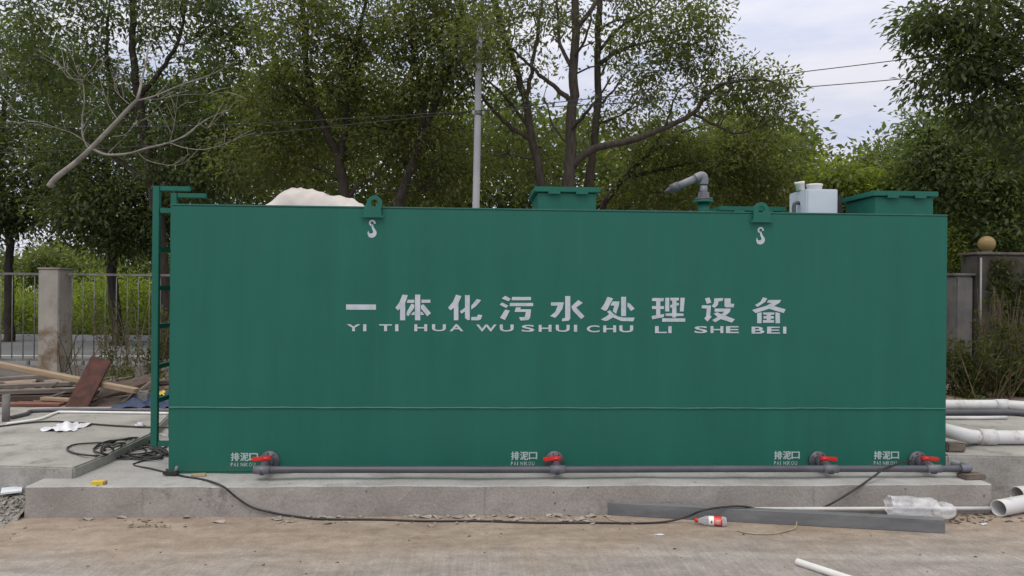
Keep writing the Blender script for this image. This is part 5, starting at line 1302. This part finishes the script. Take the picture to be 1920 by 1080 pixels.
# field of weeds beyond the road
def weeds():
    rg = np.random.default_rng(78); C = []; Dd = []; T = []
    for k in range(5200):
        x = rg.uniform(-16, 4); y = ROAD1 + .5 + 20 * rg.uniform(0, 1) ** 1.5
        h = (.35 + .95 * min(1, (y - ROAD1) / 3)) * (1 + .35 * math.sin(x * 1.3 + y) + .25 * math.sin(x * 3.1)) * rg.uniform(.3, 1.05)
        m_ = 14; o_ = rg.normal(0, .17, (m_, 3)); C.append(np.array([x, y, .1 + h]) + o_); Dd.append(o_ * 3 + rg.normal(0, .5, (m_, 3)) + np.array([0, 0, .25])); T.append(np.clip(rg.beta(2, 2.4, m_) + rg.normal(0, .15), 0, 1))
    C = np.concatenate(C); C[:, 2] = np.maximum(C[:, 2], .08)
    V, F, Tt = leaves(C, np.concatenate(Dd), .17, rg, .4, np.concatenate(T))
    o = quick_mesh('undergrowth', V, F, 3, M['weed'], None, Tt); tag(o, 'bright green weeds covering the field beyond the road', 'weeds', kind='stuff')
weeds()

# sparse weedy bushes by the fence and rank growth at the right wall
def bush(name, label, px_, py_, d, w_px, h_px, nst, lm, leaf, per, seed, stem='drystalk', cat='bush', group=None, lean=.25, lo=.25):
    rg = np.random.default_rng(seed); t_ = None; b = MB(); C = []; Dd = []
    g0 = pd(px_, py_, d); g0.z = 0; t_ = thing(name, label, cat, tuple(g0), group); mx_ = d / FPX
    for k in range(nst):
        x0 = g0 + Vector((rg.normal(0, w_px * mx_ * .16), rg.normal(0, .15), 0)); hh = h_px * mx_ * rg.uniform(.5, 1.05)
        tp = x0 + Vector((rg.normal(0, w_px * mx_ * lean), rg.normal(0, .25), hh)); md = (x0 + tp) / 2 + Vector((rg.normal(0, .05), 0, hh * .08))
        S_ = spline([x0, md, tp], 5); b.tube(S_, [.010 - .007 * i / (len(S_) - 1) for i in range(len(S_))], 5, caps=False)
        for i in range(per):
            u = rg.uniform(lo, 1); q = np.array(S_[min(len(S_) - 1, int(u * (len(S_) - 1)))]) + rg.normal(0, .05, 3); C.append(q); Dd.append(rg.normal(0, 1, 3) + np.array([0, 0, .1]))
    b.build('stem', M[stem], t_)
    C = np.array(C); C[:, 2] = np.maximum(C[:, 2], .04)
    V, F, T = leaves(C, np.array(Dd), leaf, rg, .4); quick_mesh('foliage', V, F, 3, M[lm], t_, T)
bush('weed_bush', 'sparse weedy bush in front of the fence between pillar and ladder', 225, 700, 12.6, 130, 190, 16, 'weed_dark', .07, 34, 41, group='bushes by the fence')
bush('weed_bush', 'thin twiggy bush leaning over the concrete pillar', 150, 700, 12.4, 70, 130, 5, 'weed_dark', .06, 14, 42, group='bushes by the fence', lean=.5)
bush('weed_bush', 'leafy bush behind the ladder rails', 285, 700, 12.2, 70, 150, 12, 'weed_dark', .08, 40, 43, group='bushes by the fence')
bush('weed_bush', 'low leafy bush by the rusty board', 250, 705, 11.6, 110, 60, 14, 'weed_dark', .09, 26, 44, group='bushes by the fence')
bush('dead_branch', 'dark dead twigs leaning on the concrete pillar', 122, 690, 12.9, 40, 130, 4, 'weed_dark', .05, 5, 49, 'bark', group='bushes by the fence', lean=.6)
WD = WY + 5.85
bush('weed_bush', 'dark leafy bush against the right end of the tank', 1815, 745, WD - 1.2, 90, 120, 34, 'weed_dark', .10, 46, 45, group='growth along the boundary wall', lean=.4, lo=.05)
bush('reed_clump', 'tall dry brown stalks against the mossy wall', 1880, 745, WD - .6, 130, 190, 60, 'weed_dark', .12, 4, 46, group='growth along the boundary wall', lean=.16)
bush('weed_bush', 'dark tangled bush at the right edge before the wall', 1915, 750, WD - 1.0, 110, 150, 34, 'weed_dark', .10, 40, 47, group='growth along the boundary wall', lean=.35, lo=.05)
bush('reed_clump', 'pale dry reed leaves sprawling below the mossy wall', 1875, 750, WD - 1.3, 110, 95, 26, 'weed_dark', .09, 14, 50, 'drystalk', group='growth along the boundary wall', lean=.45)
bush('weed_bush', 'low dark weeds behind the thick white pipes', 1830, 752, 9.3, 160, 45, 30, 'weed_dark', .09, 24, 51, group='growth along the boundary wall', lean=.45, lo=.05)

def ivy_sheet():
    rg = np.random.default_rng(61); n_ = 5200
    u = rg.uniform(0, 1, n_); v = rg.uniform(0, 1, n_) ** .8
    x = wx(1842) + (wx(2200) - wx(1842)) * u; z = .9 + (zh - .98) * v
    keep = (np.sin(x * 5 + z * 3) + np.sin(x * 11 - z * 7) + rg.normal(0, .9, n_)) > -.2
    C = np.stack([x, np.full(n_, WY - .125) - rg.uniform(0, .06, n_), z], 1)[keep]
    Dd = rg.normal(0, .6, C.shape) + np.array([0, -.25, -.6])
    V, F, T = leaves(C, Dd, .085, rg, .6)
    o = quick_mesh('creeper', V, F, 3, M['weed_dark'], None, T); tag(o, 'dark creeper covering the face of the mossy boundary wall', 'creeper')
ivy_sheet()

# bare cut branch caught among the trees
def bare_branch():
    d = 10.8
    t_ = thing('bare_branch', 'pale leafless cut branch hanging among the trees at the left', 'branch', tuple(pd(95, 345, d)))
    b = MB(); k = d / FPX; rr_ = random.Random(17)
    def br_(pp, r0, r1, n_=8):
        P3 = [pd(q[0], q[1], d + (q[2] if len(q) > 2 else 0)) for q in pp]; S_ = spline(P3, 5); m_ = len(S_)
        if r0 < 6:
            for i in range(3, m_ - 1, 2):
                if rr_.random() < .42:
                    q0 = Vector(S_[i]); dr = (Vector(S_[min(i + 1, m_ - 1)]) - q0).normalized(); ln = rr_.uniform(18, 62) * k
                    q1 = q0 + (dr * .9 + RT * rr_.uniform(-.8, .8) + UP * rr_.uniform(-.4, .9) + FW * rr_.uniform(-.6, .6)).normalized() * ln * .5
                    q2 = q1 + ((q1 - q0).normalized() + RT * rr_.uniform(-.3, .3) + UP * rr_.uniform(-.2, .4)).normalized() * ln * .5
                    b.tube(spline([q0, q1, q2], 3), [(.7 - .07 * e) * k for e in range(7)], 5)
        b.tube(S_, [(r0 + (r1 - r0) * i / (m_ - 1)) * .60 * k for i in range(m_)], n_)
    br_([(92, 350), (108, 331), (138, 308), (168, 281), (196, 252), (222, 225), (240, 205), (256, 189)], 9.5, 5.5, 12)
    br_([(256, 190), (262, 170), (268, 140, .2), (275, 112, .3), (279, 80, .5), (290, 40, .7)], 5, .9)
    br_([(256, 189), (290, 180), (325, 165, .1), (365, 150, .2), (400, 138, .3), (432, 120, .5)], 2.8, .7)
    br_([(175, 280), (200, 290), (240, 288), (275, 278), (315, 268), (345, 255, .2), (375, 232, .3), (395, 220, .4), (430, 205, .6)], 4.2, .8)
    br_([(165, 278), (155, 255), (154, 225), (158, 190, -.1), (156, 160, -.1), (150, 145, -.2), (140, 120, -.3), (136, 100, -.3)], 2.6, .6)
    br_([(156, 150), (130, 146), (121, 135), (122, 118), (128, 103)], 1.2, .5, 6)
    br_([(156, 145), (172, 130), (182, 112), (182, 90), (178, 70)], 1.4, .5, 6)
    br_([(219, 222), (205, 200), (195, 175), (188, 150), (182, 128)], 1.5, .5, 6)
    br_([(243, 196), (225, 180), (215, 165), (216, 145), (222, 125), (220, 105)], 1.6, .5, 6)
    br_([(254, 182), (240, 165), (228, 145), (222, 122)], 1.3, .5, 6)
    br_([(318, 267), (325, 240), (330, 210), (333, 182), (340, 165)], 1.2, .4, 6)
    br_([(318, 268), (350, 278), (385, 280), (420, 270), (450, 258), (480, 248)], 1.6, .5, 6)
    br_([(258, 285), (275, 300), (310, 309), (340, 308), (355, 300), (345, 318)], 1.2, .4, 6)
    br_([(350, 275), (352, 290), (340, 300)], .9, .4, 6)
    br_([(172, 276), (140, 252), (100, 238), (70, 228), (40, 222), (22, 200)], 1.2, .4, 6)
    br_([(100, 240), (60, 232), (20, 228)], .8, .4, 6)
    br_([(262, 188), (300, 185), (340, 178), (390, 176), (430, 172)], 1.0, .4, 6)
    br_([(210, 256), (235, 252), (255, 232), (280, 218), (310, 202)], 1.1, .4, 6)
    br_([(156, 160), (140, 150), (120, 130), (95, 105)], .8, .4, 6)
    br_([(375, 232), (390, 240), (410, 220), (435, 200)], .9, .4, 6)
    br_([(330, 205), (345, 195), (362, 190)], .7, .3, 6)
    b.build('limb', M['bark_pale'], t_)
bare_branch()
